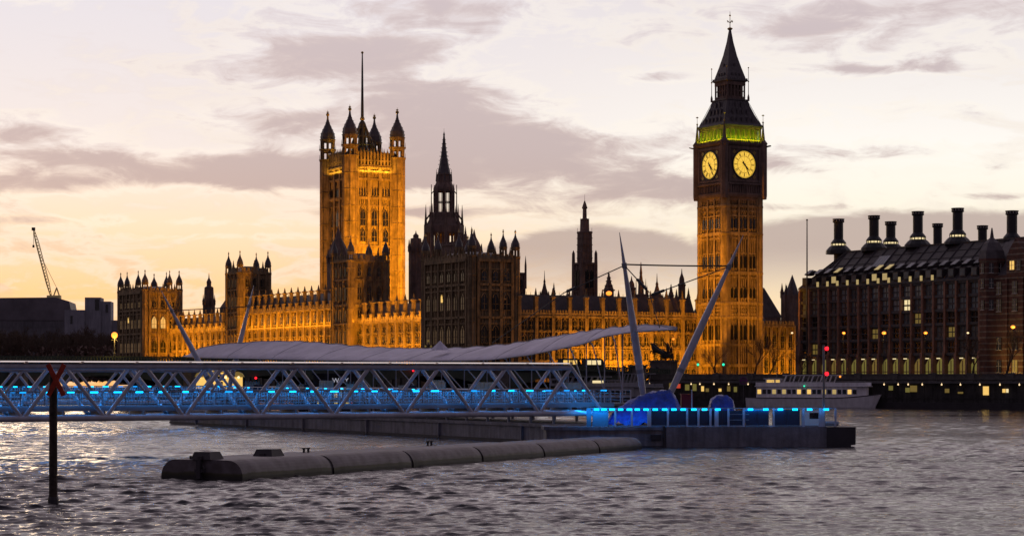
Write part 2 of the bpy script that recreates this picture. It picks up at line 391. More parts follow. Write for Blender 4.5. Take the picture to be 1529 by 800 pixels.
def put(me, name, parent=None, loc=(0, 0, 0), rz=0.0):
    o = bpy.data.objects.new(name, me); C.objects.link(o); o.parent = parent; o.location = loc; o.rotation_euler = (0, 0, rz)
    return o
def tag(o, label, cat, group=None):
    o['label'] = label; o['category'] = cat
    if group: o['group'] = group
    return o
def thing(name, label, cat, loc=(0, 0, 0), rz=0.0, group=None):
    o = bpy.data.objects.new(name, None); C.objects.link(o); o.empty_display_size = 0.5
    o.location = loc; o.rotation_euler = (0, 0, rz)
    return tag(o, label, cat, group)
def struct(o, kind='structure'):
    o['kind'] = kind; return o
def kids(o): return [c for c in bpy.data.objects if c.parent == o]
def copy_tree(o, parent=None, loc=None, rz=None, kidmap=None):
    c = o.copy(); C.objects.link(c); c.parent = parent
    if loc is not None: c.location = loc
    if rz is not None: c.rotation_euler = (0, 0, rz)
    for ch in (kidmap[o.name] if kidmap and o.name in kidmap else kids(o)): copy_tree(ch, c)
    return c
def lamp(name, kind, loc, power, color, aim=None, size=None, size_y=None, parent=None, angle=None, blend=0.4, radius=None):
    d = bpy.data.lights.new(name, kind); d.energy = power; d.color = color
    if kind == 'AREA':
        d.shape = 'RECTANGLE'; d.size = size; d.size_y = size_y or size
    if kind == 'SPOT':
        d.spot_size = angle; d.spot_blend = blend; d.shadow_soft_size = radius or 0.5
    if kind == 'POINT': d.shadow_soft_size = radius or 0.3
    o = bpy.data.objects.new(name, d); C.objects.link(o); o.location = loc; o.parent = parent
    return o
def aim_lamp(o, direction, long_axis=None):
    z = -Vector(direction).normalized()
    if long_axis is None: o.rotation_euler = Vector(direction).to_track_quat('-Z', 'Y').to_euler(); return
    x = Vector(long_axis).normalized(); y = z.cross(x).normalized(); x = y.cross(z)
    o.rotation_euler = Matrix((x, y, z)).transposed().to_euler()

def at(px, py, d): return Vector(((px - CX) / F * d, d, EYE + (HY - py) / F * d))     # point seen at a photo pixel, d metres away
def zat(py, d): return EYE + (HY - py) / F * d
SODIUM = (1.0, 0.40, 0.010)
# palace frame: X runs away from the river along the north front, Y runs upstream along the river front
PHI = atan2(0.4936, 0.8696)
VX, UY = Vector((cos(PHI), sin(PHI), 0)), Vector((-sin(PHI), cos(PHI), 0))
O = Vector((-10.5, 545.0, 0.0))
def W(X, Y, z=0.0): return O + X * VX + Y * UY + Vector((0, 0, z))
def inv(p): r = Vector((p[0], p[1], 0)) - O; return r.dot(VX), r.dot(UY)

# ------------------------------------------------------------------ gothic kit
_wcache = {}
def window_mesh(w, h, pane='glass_dark', frame='stone', lights=2, transoms=1, arch=True):
    key = (round(w, 2), round(h, 2), pane, frame, lights, transoms, arch)
    if key in _wcache: return _wcache[key]
    b = MB(); hw = w / 2; ah = min(h * 0.3, w * 0.75) if arch else 0
    if arch: pts = [(-hw, 0, 0), (hw, 0, 0), (hw, 0, h - ah), (hw * 0.55, 0, h - ah * 0.35), (0, 0, h), (-hw * 0.55, 0, h - ah * 0.35), (-hw, 0, h - ah)]
    else: pts = [(-hw, 0, 0), (hw, 0, 0), (hw, 0, h), (-hw, 0, h)]
    b.prism(pts, (0, -0.12, 0), 1)
    t = max(0.09, w * 0.07)
    for k in range(1, lights):
        x = -hw + w * k / lights
        b.box(x - t / 2, x + t / 2, -0.22, -0.122, 0.02, h - ah * (0.4 if arch else 0) - 0.02, 0)
    for k in range(1, transoms + 1):
        z = (h - ah) * k / (transoms + 1)
        b.box(-hw + 0.02, hw - 0.02, -0.21, -0.123, z - t / 2, z + t / 2, 0)
    b.box(-hw - 0.1, hw + 0.1, -0.28, -0.02, -0.16, -0.003, 0)
    # hood mould
    if arch:
        hp = [pts[2], pts[3], pts[4], pts[5], pts[6]]
        for p, q in zip(hp, hp[1:]): b.tube((p[0], -0.15, p[2] + 0.06), (q[0], -0.15, q[2] + 0.06), 0.1, n=4)
    me = b.mesh('window', [frame, pane]); _wcache[key] = me
    return me
def add_window(parent, x, y, z, rz, w, h, name='window', **kw):
    return put(window_mesh(w, h, **kw), name, parent, (x, y, z), rz)

FACES = {'-y': ((1, 0), (0, -1), 0.0), '+x': ((0, 1), (1, 0), pi / 2), '+y': ((-1, 0), (0, 1), pi), '-x': ((0, -1), (-1, 0), -pi / 2)}
def facade(b, root, face, plane, a0, a1, z0, z1, bays, courses, rows, pier_w=0.8, pier_d=0.55, ribs=2, rib_d=0.2, win=True, m=0, pier_top=0.0, **wk):
    """Buttress piers, thin panel ribs and string courses in front of a wall plane; windows as parts.
    plane: the wall's coordinate on the face normal; a0..a1: extent along the wall; rows: (z, w, h, per bay, pane)."""
    (ex, ey), (nx, ny), rz = FACES[face]
    def bx(s0, s1, d0, d1, za, zb):
        xs = [ex * s + nx * (abs(plane) + d) if nx else ex * s for s in (s0, s1) for d in (d0, d1)]
        if nx: X0, X1 = sorted((plane + nx * d0, plane + nx * d1)); Y0, Y1 = sorted((s0, s1))
        else: Y0, Y1 = sorted((plane + ny * d0, plane + ny * d1)); X0, X1 = sorted((s0, s1))
        b.box(X0, X1, Y0, Y1, za, zb, m)
    L = (a1 - a0) / bays
    for i in range(bays + 1):
        s = a0 + L * i
        bx(s - pier_w / 2, s + pier_w / 2, -0.05, pier_d, z0, z1 + pier_top)
    for i in range(bays):
        for k in range(1, ribs + 1):
            s = a0 + L * i + pier_w / 2 + (L - pier_w) * k / (ribs + 1)
            bx(s - 0.09, s + 0.09, -0.04, rib_d, z0, z1)
    for c in courses:
        zc, hc, dc = c if isinstance(c, tuple) else (c, 0.45, 0.35)
        bx(a0 - 0.1, a1 + 0.1, -0.03, dc, zc - hc / 2, zc + hc / 2)
    if win:
        for (zw, w, h, per, pane) in rows:
            for i in range(bays):
                for k in range(per):
                    s = a0 + L * i + pier_w / 2 + (L - pier_w) * (k + 0.5) / per
                    d = rib_d + 0.03
                    x, y = (plane + nx * d, s) if nx else (s, plane + ny * d)
                    p = pane(i, k) if callable(pane) else pane
                    add_window(root, x, y, zw, rz, w, h, pane=p, **wk)

def crenel(b, face, plane, a0, a1, z, n, h=1.2, t=0.35, m=0, low=0.5):
    (ex, ey), (nx, ny), rz = FACES[face]
    def bx(s0, s1, za, zb, tt=t):
        if nx: b.box(*sorted((plane, plane - nx * tt)), s0, s1, za, zb, m)
        else: b.box(s0, s1, *sorted((plane, plane - ny * tt)), za, zb, m)
    bx(a0, a1, z, z + low)
    L = (a1 - a0) / n
    for i in range(n):
        bx(a0 + L * (i + 0.2), a0 + L * (i + 0.8), z + low - 0.02, z + h)

def spirelet(b, x, y, z, w, h, m=0, m2=None, crockets=True):
    """Square pinnacle: shaft, small gablet swell, pyramid, finial."""
    m2 = m if m2 is None else m2
    b.sq(x, y, [(w * .5, z), (w * .5, z + h * .38), (w * .62, z + h * .39), (w * .62, z + h * .43)], m)
    b.sq(x, y, [(w * .5, z + h * .43), (w * .27, z + h * .64), (w * .08, z + h * .95)], m2)
    if crockets:
        for t in (.55, .70, .82):
            r = w * (.5 - .44 * (t - .43) / .52) + w * .07
            b.sq(x, y, [(r * .75, z + h * t), (r, z + h * (t + .02)), (r * .7, z + h * (t + .04))], m2)
    b.ball((x, y, z + h * .96), w * .16, m2, 6, 4)
    b.tube((x, y, z + h * .96), (x, y, z + h * 1.08), w * .04, w * .02, 4, m2)

_tcache = {}
def turret_mesh(z0, zs, r, top, lantern=3.2, stages=1, m=('stone_unlit', 'slate', 'gilt'), ogee=True):
    """Octagonal turret: shaft with bands, open lantern stage(s), ogee cap, finial orb and vane. Centre at 0,0."""
    key = (z0, zs, r, top, lantern, stages, m, ogee)
    if key in _tcache: return _tcache[key]
    b = MB()
    b.lathe(0, 0, [(r, z0), (r, zs)], 8)
    z = z0 + 5
    while z < zs - 1: b.lathe(0, 0, [(r * 1.02, z - .25), (r * 1.12, z), (r * 1.02, z + .25)], 8); z += 6
    for k in range(8):
        a = pi / 8 + k * pi / 4; b.tube((r * cos(a), r * sin(a), z0), (r * cos(a), r * sin(a), zs), r * .09, n=4)
    z = zs
    for st in range(stages):
        b.lathe(0, 0, [(r * 1.0, z - .3), (r * 1.18, z - .05), (r * 1.18, z + .25), (r * 1.0, z + .3)], 8)
        for k in range(8):
            a = pi / 8 + k * pi / 4; x, y = r * .86 * cos(a), r * .86 * sin(a)
            b.tube((x, y, z + .2), (x, y, z + lantern), r * .15, n=5)
            x2, y2 = r * 1.1 * cos(a), r * 1.1 * sin(a)
            b.tube((x2, y2, z - .5), (x2, y2, z + lantern * .55), r * .05, r * .02, 4)
        b.lathe(0, 0, [(r * .92, z + lantern * .78), (r * 1.02, z + lantern * .86), (r * 1.02, z + lantern), (r * 1.1, z + lantern + .12), (r * 1.1, z + lantern + .35)], 8)
        z += lantern + .3
    H = top - z
    if ogee: prof = [(.98, 0), (1.0, .08), (.93, .20), (.70, .33), (.46, .45), (.26, .56), (.15, .68), (.10, .80)]
    else: prof = [(1.0, 0), (.72, .25), (.40, .52), (.16, .74), (.08, .82)]
    b.lathe(0, 0, [(r * a, z + H * t) for a, t in prof], 8, 1)
    for k in range(8):           # crockets up the cap ribs
        a = pi / 8 + k * pi / 4
        for (ra, t) in prof[1:6]: b.ball((r * ra * cos(a), r * ra * sin(a), z + H * t), r * .07, 1, 4, 3)
    b.ball((0, 0, z + H * .84), r * .24, 2, 8, 6)
    b.tube((0, 0, z + H * .8), (0, 0, top), r * .05, r * .02, 4, 2)
    b.lathe(0, 0, [(r * .1, z + H * .90), (r * .2, z + H * .92), (r * .1, z + H * .94)], 6, 2)
    me = b.mesh('turret', m); _tcache[key] = me
    return me
def add_turret(parent, x, y, *a, name='turret', **k): return put(turret_mesh(*a, **k), name, parent, (x, y, 0))

# ------------------------------------------------------------------ clock tower
def clock_tower():
    P = at(1090, 553, 577); t = thing('clock_tower', 'tall square clock tower with glowing yellow dials, green lit belfry and pointed iron roof', 'clock tower', (P.x, P.y, 0), PHI)
    S = M
    b = MB(); h = 5.75; z0, zc = 5.0, 54.3
    b.box(-h, h, -h, h, z0, zc)
    crs = [(45.2, .9, .5), (34.7, .9, .5), (26.6, .8, .5), (22.8, .8, .5), (15.5, .6, .4), (10.0, .8, .6), (40, .3, .3), (30.6, .3, .3), (50, .4, .35), (52.6, .7, .45), (24.7, .35, .3)]
    for f in FACES:
        pl = h if f[0] == '+' else -h
        facade(b, t, f, pl, -4.6, 4.6, z0, zc, 3, crs, [(z, .62, hh, 2, 'glass_dark') for z, hh in ((46.6, 3.0), (36.0, 3.6), (28.0, 3.0), (16.8, 4.2))] if f in ('-y', '-x') else [], pier_w=.62, pier_d=.55, ribs=3, rib_d=.26, lights=1, transoms=0)
        # quatrefoil panel row and zigzag tracery in the panel heads
        (ex, ey), (nx, ny), rz = FACES[f]
        for z in (25.6, 23.7, 44, 33.5, 51.3):
            for i in range(12):
                s = -4.2 + 8.4 * i / 11
                c = Vector((nx * (h + .2) + ex * s, ny * (h + .2) + ey * s, z)); b.obox(c, Vector((ex, ey, 0)) * .2 + Vector((0, 0, .2)), Vector((nx, ny, 0)) * .12, Vector((ex, ey, 0)) * -.2 + Vector((0, 0, .2)))
    b.build('shaft_wall', 'stone', t)
    bm_ = MB(); r = 1.32
    bm_.lathe(0, 0, [(r, z0), (r, 55.2)], 8)
    for z in (10, 15.5, 22.8, 26.6, 34.7, 45.2, 52.6): bm_.lathe(0, 0, [(r, z - .5), (r * 1.13, z - .2), (r * 1.13, z + .2), (r, z + .5)], 8)
    for k in range(8):
        a = pi / 8 + k * pi / 4; bm_.tube((r * cos(a), r * sin(a), z0), (r * cos(a), r * sin(a), 55), .1, n=4)
    me = bm_.mesh('corner_turret', 'stone')
    for sx in (-1, 1):
        for sy in (-1, 1): put(me, 'corner_turret', t, (sx * 5.35, sy * 5.35, 0))
    # corbelled clock stage
    c = MB()
    c.sq(0, 0, [(5.9, 54.0), (6.15, 54.7), (6.5, 55.0), (6.75, 55.6), (6.75, 56.1), (6.5, 56.2), (6.5, 58.2), (6.95, 58.3), (6.95, 58.8), (6.5, 58.9), (6.5, 68.6), (6.9, 68.9), (7.15, 69.3), (7.15, 69.6)])
    for f in FACES:
        (ex, ey), (nx, ny), rz = FACES[f]
        N, E = Vector((nx, ny, 0)), Vector((ex, ey, 0))
        for i in range(15):                      # niche arcade under the dials
            s = -5.2 + 10.4 * i / 14; c.obox(N * 6.62 + E * s + Vector((0, 0, 57.2)), E * .13, N * .16, Vector((0, 0, .95)))
        for s in (-4.9, 4.9): c.obox(N * 6.62 + E * s + Vector((0, 0, 63.7)), E * .32, N * .25, Vector((0, 0, 4.85)))
        for z in (59.35, 68.05): c.obox(N * 6.60 + Vector((0, 0, z)), E * 4.6, N * .2, Vector((0, 0, .28)))
        for i in range(10):                      # small square panels between dial and corner
            z = 59.9 + i * .86
            for s in (-5.6, 5.6): c.obox(N * 6.56 + E * s + Vector((0, 0, z)), E * .25, N * .1, Vector((0, 0, .3)))
        for sx in (-1, 1):                       # gargoyle spouts
            c.tube(N * 7.0 + E * sx * 6.6 + Vector((0, 0, 68.7)), N * 8.3 + E * sx * 7.4 + Vector((0, 0, 69.0)), .22, .12, 5)
        for i in range(22):                      # parapet studs
            s = -6.6 + 13.2 * i / 21; c.obox(N * 7.0 + E * s + Vector((0, 0, 69.85)), E * .16, N * .1, Vector((0, 0, .3)))
    c.build('clock_stage', 'stone_unlit', t)
    ct = MB()
    ct.lathe(0, 0, [(.95, 54.6), (1.1, 55.6), (1.1, 69.4), (1.25, 69.7), (1.0, 70.0), (.55, 70.6), (.34, 72.6), (.12, 75.2)], 8)
    ct.ball((0, 0, 75.3), .26, 1); ct.tube((0, 0, 75.2), (0, 0, 77.4), .09, .05, 4, 1); ct.lathe(0, 0, [(.1, 77.0), (.42, 77.2), (.1, 77.4)], 6, 1)
    me = ct.mesh('corner_pinnacle', ['stone_unlit', 'gilt'])
    for sx in (-1, 1):
        for sy in (-1, 1): put(me, 'corner_pinnacle', t, (sx * 6.35, sy * 6.35, 0))
    # dials: disc (emits), ironwork, hands
    R = 3.62
    dm = MB(); dm.lathe(0, 0, [(R, 0), (R, .06)], 48, 0); dme = dm.mesh('dial', 'dial')
    fr = MB(); n = 48
    def ring(r0, r1, z0_, z1_, mb, n=48, m=0):
        vs = []; fs = []
        for k in range(n):
            a = 2 * pi * k / n
            for r_, z_ in ((r0, z0_), (r1, z0_), (r1, z1_), (r0, z1_)): vs.append((r_ * cos(a), r_ * sin(a), z_))
        for k in range(n):
            i, j = k * 4, ((k + 1) % n) * 4
            for q in range(4): fs.append((i + q, i + (q + 1) % 4, j + (q + 1) % 4, j + q))
        mb.add(vs, fs, m)
    ring(R - .02, R + .34, 0, .22, fr); 
    ring(R * .60, R * .625, .061, .10, fr, 40); ring(R * .93, R * .945, .061, .10, fr, 40)
    for k in range(12):                          # numeral strokes (groups of bars like roman figures) and spokes
        a = 2 * pi * k / 12
        nb = [3, 2, 3, 4, 4, 3, 3, 4, 5, 3, 3, 4][k]
        for q in range(nb):
            a2 = a + (q - (nb - 1) / 2) * .052
            d = Vector((sin(a2), cos(a2), 0)); p = Vector((cos(a2), -sin(a2), 0))
            fr.obox(d * R * .78 + Vector((0, 0, .085)), p * .036, d * R * .125, Vector((0, 0, .02)))
        for rr in (.09, .30, .47): pass
        d = Vector((sin(a), cos(a), 0)); p = Vector((cos(a), -sin(a), 0))
        fr.obox(d * R * .33 + Vector((0, 0, .075)), p * .018, d * R * .27, Vector((0, 0, .012)))
        a3 = a + pi / 12; d = Vector((sin(a3), cos(a3), 0)); p = Vector((cos(a3), -sin(a3), 0))
        fr.obox(d * R * .78 + Vector((0, 0, .075)), p * .016, d * R * .15, Vector((0, 0, .012)))
    for k in range(60):
        a = 2 * pi * k / 60; d = Vector((sin(a), cos(a), 0)); p = Vector((cos(a), -sin(a), 0))
        fr.obox(d * R * .97 + Vector((0, 0, .075)), p * .03, d * R * .02, Vector((0, 0, .012)))
    fme = fr.mesh('dial_frame', 'iron')
    def hand(L, w, tail, ang, z):
        hb = MB(); d = Vector((sin(ang), cos(ang), 0)); p = Vector((cos(ang), -sin(ang), 0))
        pts = [d * -tail + p * w * .8, d * -tail - p * w * .8, p * -w, d * L * .75 - p * w * .75, d * L, d * L * .75 + p * w * .75, p * w]
        hb.prism([(v.x, v.y, z) for v in pts], (0, 0, .06)); hb.lathe(0, 0, [(.26, z - .01), (.26, z + .08)], 10)
        return hb
    for f in FACES:
        (ex, ey), (nx, ny), rz = FACES[f]
        cf = bpy.data.objects.new('clock_face', None); C.objects.link(cf); cf.parent = t
        cf.location = (nx * 6.53, ny * 6.53, 63.7); cf.rotation_euler = (pi / 2, 0, rz)
        put(dme, 'dial', cf); put(fme, 'dial_frame', cf)
        hand(R * .60, .22, .9, radians(136), .14).build('hour_hand', 'iron', cf)
        hand(R * .93, .10, 1.1, radians(150), .24).build('minute_hand', 'iron', cf)
        sp = MB()                                # gilded spandrel corners round the dial
        for i in (-1, 1):
            for j in (-1, 1):
                for rr in (4.5, 4.95): sp.obox(Vector((i * rr * .707 * .98, j * rr * .707 * .98, .07)), Vector((i, -j, 0)) * .32, Vector((i, j, 0)) * .08, Vector((0, 0, .05)))
        sp.build('spandrel', 'gilt', cf)
    # belfry arcade
    bf = MB(); bf.box(-3.4, 3.4, -3.4, 3.4, 69.6, 74.0)
    bf.box(-6.3, 6.3, -6.3, 6.3, 69.55, 69.75)
    bf.build('belfry_core', 'stone', t)
    bc = MB()
    for f in FACES:
        (ex, ey), (nx, ny), rz = FACES[f]; N, E = Vector((nx, ny, 0)), Vector((ex, ey, 0))
        for i in range(8):
            s = -5.7 + 11.4 * i / 7; c0 = N * 5.75 + E * s
            bc.obox(c0 + Vector((0, 0, 71.6)), E * .24, N * .3, Vector((0, 0, 1.95)))
            if i < 7:
                s2 = s + 11.4 / 14; c1 = N * 5.75 + E * s2
                bc.obox(c1 + Vector((0, 0, 73.3)), E * .60, N * .2, Vector((0, 0, .16)))
                bc.tube(c1 + Vector((0, 0, 69.7)), c1 + Vector((0, 0, 73.2)), .09, n=5)
        bc.obox(N * 5.8 + Vector((0, 0, 73.72)), E * 6.1, N * .35, Vector((0, 0, .22)))
        bc.obox(N * 6.2 + Vector((0, 0, 70.35)), E * 6.1, N * .08, Vector((0, 0, .1)))
        for i in range(26):
            s = -6.1 + 12.2 * i / 25; bc.obox(N * 6.05 + E * s + Vector((0, 0, 74.15)), E * .14, N * .25, Vector((0, 0, .26)))
    bc.build('belfry_arcade', 'stone', t)
    rf = MB()
    rf.sq(0, 0, [(6.35, 73.95), (6.5, 74.25), (5.9, 74.9), (4.75, 77.4), (3.85, 79.8), (3.45, 81.2), (3.7, 81.3), (3.7, 81.6)])
    for f in FACES:
        (ex, ey), (nx, ny), rz = FACES[f]; N, E = Vector((nx, ny, 0)), Vector((ex, ey, 0))
        for z, hh, cnt, sp_ in ((75.6, 5.6, 5, 1.7), (77.9, 4.65, 4, 1.6), (79.8, 3.95, 2, 1.8)):
            for i in range(cnt):
                s = (i - (cnt - 1) / 2) * sp_
                rf.obox(N * (hh - .1) + E * s + Vector((0, 0, z)), E * .28, N * .4, Vector((0, 0, .42)))
                rf.prism([N * (hh + .32) + E * (s - .36) + Vector((0, 0, z + .42)), N * (hh + .32) + E * (s + .36) + Vector((0, 0, z + .42)), N * (hh + .32) + E * s + Vector((0, 0, z + .95))], N * -.9)
        for k in range(9):                       # seams
            s = -1 + k / 4
            rf.tube(N * 5.92 + E * s * 5.9 + Vector((0, 0, 74.9)), N * 3.46 + E * s * 3.4 + Vector((0, 0, 81.2)), .06, n=4)
    rf.build('roof', 'slate', t)
    ln = MB(); ln.box(-1.7, 1.7, -1.7, 1.7, 81.5, 86.4)
    for f in FACES:
        (ex, ey), (nx, ny), rz = FACES[f]; N, E = Vector((nx, ny, 0)), Vector((ex, ey, 0))
        for i in range(6):
            s = -2.75 + 5.5 * i / 5; ln.obox(N * 2.78 + E * s + Vector((0, 0, 83.9)), E * .17, N * .17, Vector((0, 0, 2.4)))
        ln.obox(N * 2.8 + Vector((0, 0, 85.9)), E * 2.95, N * .2, Vector((0, 0, .5))); ln.obox(N * 2.8 + Vector((0, 0, 82.0)), E * 2.95, N * .15, Vector((0, 0, .4)))
        ln.obox(N * 2.8 + Vector((0, 0, 83.9)), E * 2.9, N * .08, Vector((0, 0, .09)))
    ln.build('lantern', 'stone_unlit', t)
    lp = MB(); lp.tube((0, 0, 81.2), (0, 0, 90.2), .11, .06, 5); lp.ball((0, 0, 90.2), .2, 1); lp.ball((0, 0, 86.5), .22, 1); lp.lathe(0, 0, [(.3, 81.2), (.3, 82.2), (.12, 83)], 6)
    me = lp.mesh('lantern_pinnacle', ['stone_unlit', 'gilt'])
    for sx in (-1, 1):
        for sy in (-1, 1): put(me, 'lantern_pinnacle', t, (sx * 3.55, sy * 3.55, 0))
    s = MB()
    s.sq(0, 0, [(3.0, 86.3), (3.45, 86.6), (3.45, 86.95), (3.05, 87.3), (2.2, 90.3), (1.36, 93.6), (.66, 97.3), (.24, 100.5), (.5, 100.8), (.5, 101.0), (.16, 101.3)])
    for f in FACES:
        (ex, ey), (nx, ny), rz = FACES[f]; N, E = Vector((nx, ny, 0)), Vector((ex, ey, 0))
        for z, hh, cnt in ((88.4, 2.75, 3), (91.0, 2.02, 1)):
            for i in range(cnt):
                q = (i - (cnt - 1) / 2) * 1.2; s.obox(N * hh + E * q + Vector((0, 0, z)), E * .2, N * .3, Vector((0, 0, .34)))
        for i in range(9): s.obox(N * 3.4 + E * (-3.1 + 6.2 * i / 8) + Vector((0, 0, 87.05)), E * .12, N * .08, Vector((0, 0, .28)))
    s.build('spire', 'slate', t)
    f = MB(); f.tube((0, 0, 101), (0, 0, 105.6), .13, .05, 5); f.lathe(0, 0, [(.2, 100.6), (.72, 100.9), (.72, 101.05), (.2, 101.3)], 10); f.ball((0, 0, 104.5), .26)
    for k in range(4):
        a = k * pi / 2; f.path([(0, 0, 102.4), (.5 * cos(a), .5 * sin(a), 102.9), (.8 * cos(a), .8 * sin(a), 103.0), (.85 * cos(a), .85 * sin(a), 102.6)], .07, 4); f.ball((.85 * cos(a), .85 * sin(a), 103), .15, 0, 5, 4)
    f.build('finial', 'gilt', t)
    # green lamps inside the belfry gallery, sodium floodlights at the foot
    for fc in ('-y', '-x', '+x', '+y'):
        (ex, ey), (nx, ny), rz = FACES[fc]
        l = lamp('belfry_light', 'AREA', (nx * 5.0, ny * 5.0, 69.95), 420, (0.30, 1.0, 0.01), size=10.5, size_y=.6, parent=t); aim_lamp(l, (0, 0, 1), (ex, ey, 0))
        l = lamp('cornice_light', 'AREA', (nx * 6.75, ny * 6.75, 69.9), 520, (0.85, 1.0, 0.01), size=12, size_y=.3, parent=t); aim_lamp(l, (-nx * .25, -ny * .25, 1), (ex, ey, 0))
    for (lx, ly, pw, tz, ang) in ((-58, -7, 170000, 24, 23), (-58, -5, 340000, 44, 23), (-19, 1, 14000, 12, 60), (6, -48, 120000, 34, 44), (3, -20, 7000, 10, 70)):
        l = lamp('tower_floodlight', 'SPOT', (lx, ly, 7.5), pw, SODIUM, parent=t, angle=radians(ang), blend=.8, radius=.6)
        aim_lamp(l, Vector((0, 0, tz)) - Vector((lx, ly, 7.5)))
    return t
clock_tower()

# ------------------------------------------------------------------ great square flag tower
def flag_tower():
    P = at(541, 440, 800); t = thing('square_tower', 'massive square floodlit tower with four domed corner turrets and a tall flagpole', 'tower', (P.x, P.y, 0), PHI)
    b = MB(); h = 9.9; z0 = 5; zt = 84.5
    b.box(-h, h, -h, h, z0, zt)
    crs = [(80, .9, .6), (73, .9, .6), (55.3, .8, .6), (52, .5, .45), (44, .8, .6), (41, .5, .4), (70.2, .4, .4), (82.9, .7, .8), (84.4, .5, .9), (33, .8, .5), (24, .8, .5)]
    for f in FACES:
        pl = h if f[0] == '+' else -h
        facade(b, t, f, pl, -7.0, 7.0, z0, zt, 3, crs, [(62.8, 1.9, 6.2, 1, 'glass_dark'), (57.0, 1.9, 4.8, 1, 'glass_dark')] if f in ('-y', '-x') else [], pier_w=1.25, pier_d=.75, ribs=0, rib_d=.25, lights=2, transoms=1)
        (ex, ey), (nx, ny), rz = FACES[f]; N, E = Vector((nx, ny, 0)), Vector((ex, ey, 0))
        for i in range(22):          # blind panel ribs, upper gallery
            s = -6.9 + 13.8 * i / 21
            b.obox(N * (h + .12) + E * s + Vector((0, 0, 81.4)), E * .1, N * .25, Vector((0, 0, 1.2)))
            b.obox(N * (h + .12) + E * s + Vector((0, 0, 48.3)), E * .1, N * .2, Vector((0, 0, 3.4)))
        if f in ('-y', '-x'):
            for i in range(12):      # row of slit lights
                s = -5.9 + 11.8 * i / 11
                add_window(t, *(N * (h + .12) + E * s + Vector((0, 0, 73.9))), rz, .55, 3.0, name='slit_window', lights=1, transoms=0)
        for q in (-4.67, 0, 4.67):   # ogee heads over the great windows
            for sg in (-1, 1):
                b.tube(N * (h + .35) + E * (q + sg * 1.5) + Vector((0, 0, 67.4)), N * (h + .35) + E * q + Vector((0, 0, 70.9)), .2, .14, 4)
                b.tube(N * (h + .3) + E * (q + sg * 1.25) + Vector((0, 0, 56.6)), N * (h + .3) + E * (q + sg * 1.25) + Vector((0, 0, 68.2)), .18, n=4)
            for k in range(4): b.obox(N * (h + .25) + E * (q - 1.2 + .8 * k) + Vector((0, 0, 71.4)), E * .1, N * .15, Vector((0, 0, .9)))
        for k in range(11):          # pierced battlement
            s = -6.8 + 13.6 * k / 10
            b.obox(N * (h + .3) + E * s + Vector((0, 0, 87.3)), E * .34, N * .25, Vector((0, 0, 2.6)))
            b.sq(*(N * (h + .3) + E * s).xy, [(.3, 89.8), (.1, 90.8), (.03, 91.6)])
        b.obox(N * (h + .3) + Vector((0, 0, 85.1)), E * 7.2, N * .2, Vector((0, 0, .3)))
        b.obox(N * (h + .3) + Vector((0, 0, 87.0)), E * 7.2, N * .12, Vector((0, 0, .22))); b.obox(N * (h - .6) + Vector((0, 0, 87.2)), E * 8.6, N * .3, Vector((0, 0, 2.9)))
    b.build('tower_wall', 'stone', t)
    for sx in (-1, 1):
        for sy in (-1, 1): add_turret(t, sx * 9.75, sy * 9.75, 5, 88.3, 2.75, 107.3, lantern=3.6, stages=2, m=('stone', 'slate', 'gilt'), name='corner_turret')
    c = MB()
    for k in range(8):
        a = k * pi / 4 + pi / 8; x, y = cos(a), sin(a)
        c.path([(5.0 * x, 5.0 * y, 88.5), (4.4 * x, 4.4 * y, 93), (2.6 * x, 2.6 * y, 97.5), (.6 * x, .6 * y, 102.5)], .28, 5)
        spirelet(c, 5.0 * x, 5.0 * y, 88.5, .8, 7, crockets=False)
    for r_, z_ in ((4.7, 91), (4.2, 93.6), (2.9, 96.8), (1.6, 100)): c.path([(r_ * cos(pi / 8 + k * pi / 4), r_ * sin(pi / 8 + k * pi / 4), z_) for k in range(9)], .25, 5)
    c.lathe(0, 0, [(6.5, 87.5), (5.2, 88.6), (3.2, 90.4), (1.6, 94), (1.4, 101.5), (.9, 102.5)], 8)
    c.build('iron_crown', 'iron', t)
    p = MB(); p.lathe(0, 0, [(.62, 101), (.5, 110), (.34, 122), (.22, 127.6), (.24, 127.8)], 8); p.ball((0, 0, 128.3), .5, 1); p.lathe(0, 0, [(.7, 103.0), (.95, 103.4), (.7, 104.2)], 8, 1)
    p.build('flagpole', ['iron', 'gilt'], t)
    for (lx, ly, lz, pw, tz, ang) in ((10, -95, 29, 1300000, 62, 46), (-4, -60, 29, 120000, 46, 50), (-58, 8, 29, 140000, 62, 56)):
        l = lamp('tower_floodlight', 'SPOT', (lx, ly, lz), pw, SODIUM, parent=t, angle=radians(ang), blend=.8, radius=.8); aim_lamp(l, Vector((0, 0, tz)) - Vector((lx, ly, lz)))
    for f in ('-y', '-x'):
        (ex, ey), (nx, ny), rz = FACES[f]
        l = lamp('parapet_light', 'AREA', (nx * 11.6, ny * 11.6, 82.6), 1000 if f == '-y' else 700, (1, .55, .04), size=13, size_y=.4, parent=t); aim_lamp(l, (-nx * .45, -ny * .45, 1), (ex, ey, 0))
        l = lamp('roof_light', 'AREA', (nx * 7.6, ny * 7.6, 86.0), 1500, (1, .55, .04), size=10, size_y=.5, parent=t); aim_lamp(l, (nx * .5, ny * .5, 1), (ex, ey, 0))
flag_tower()

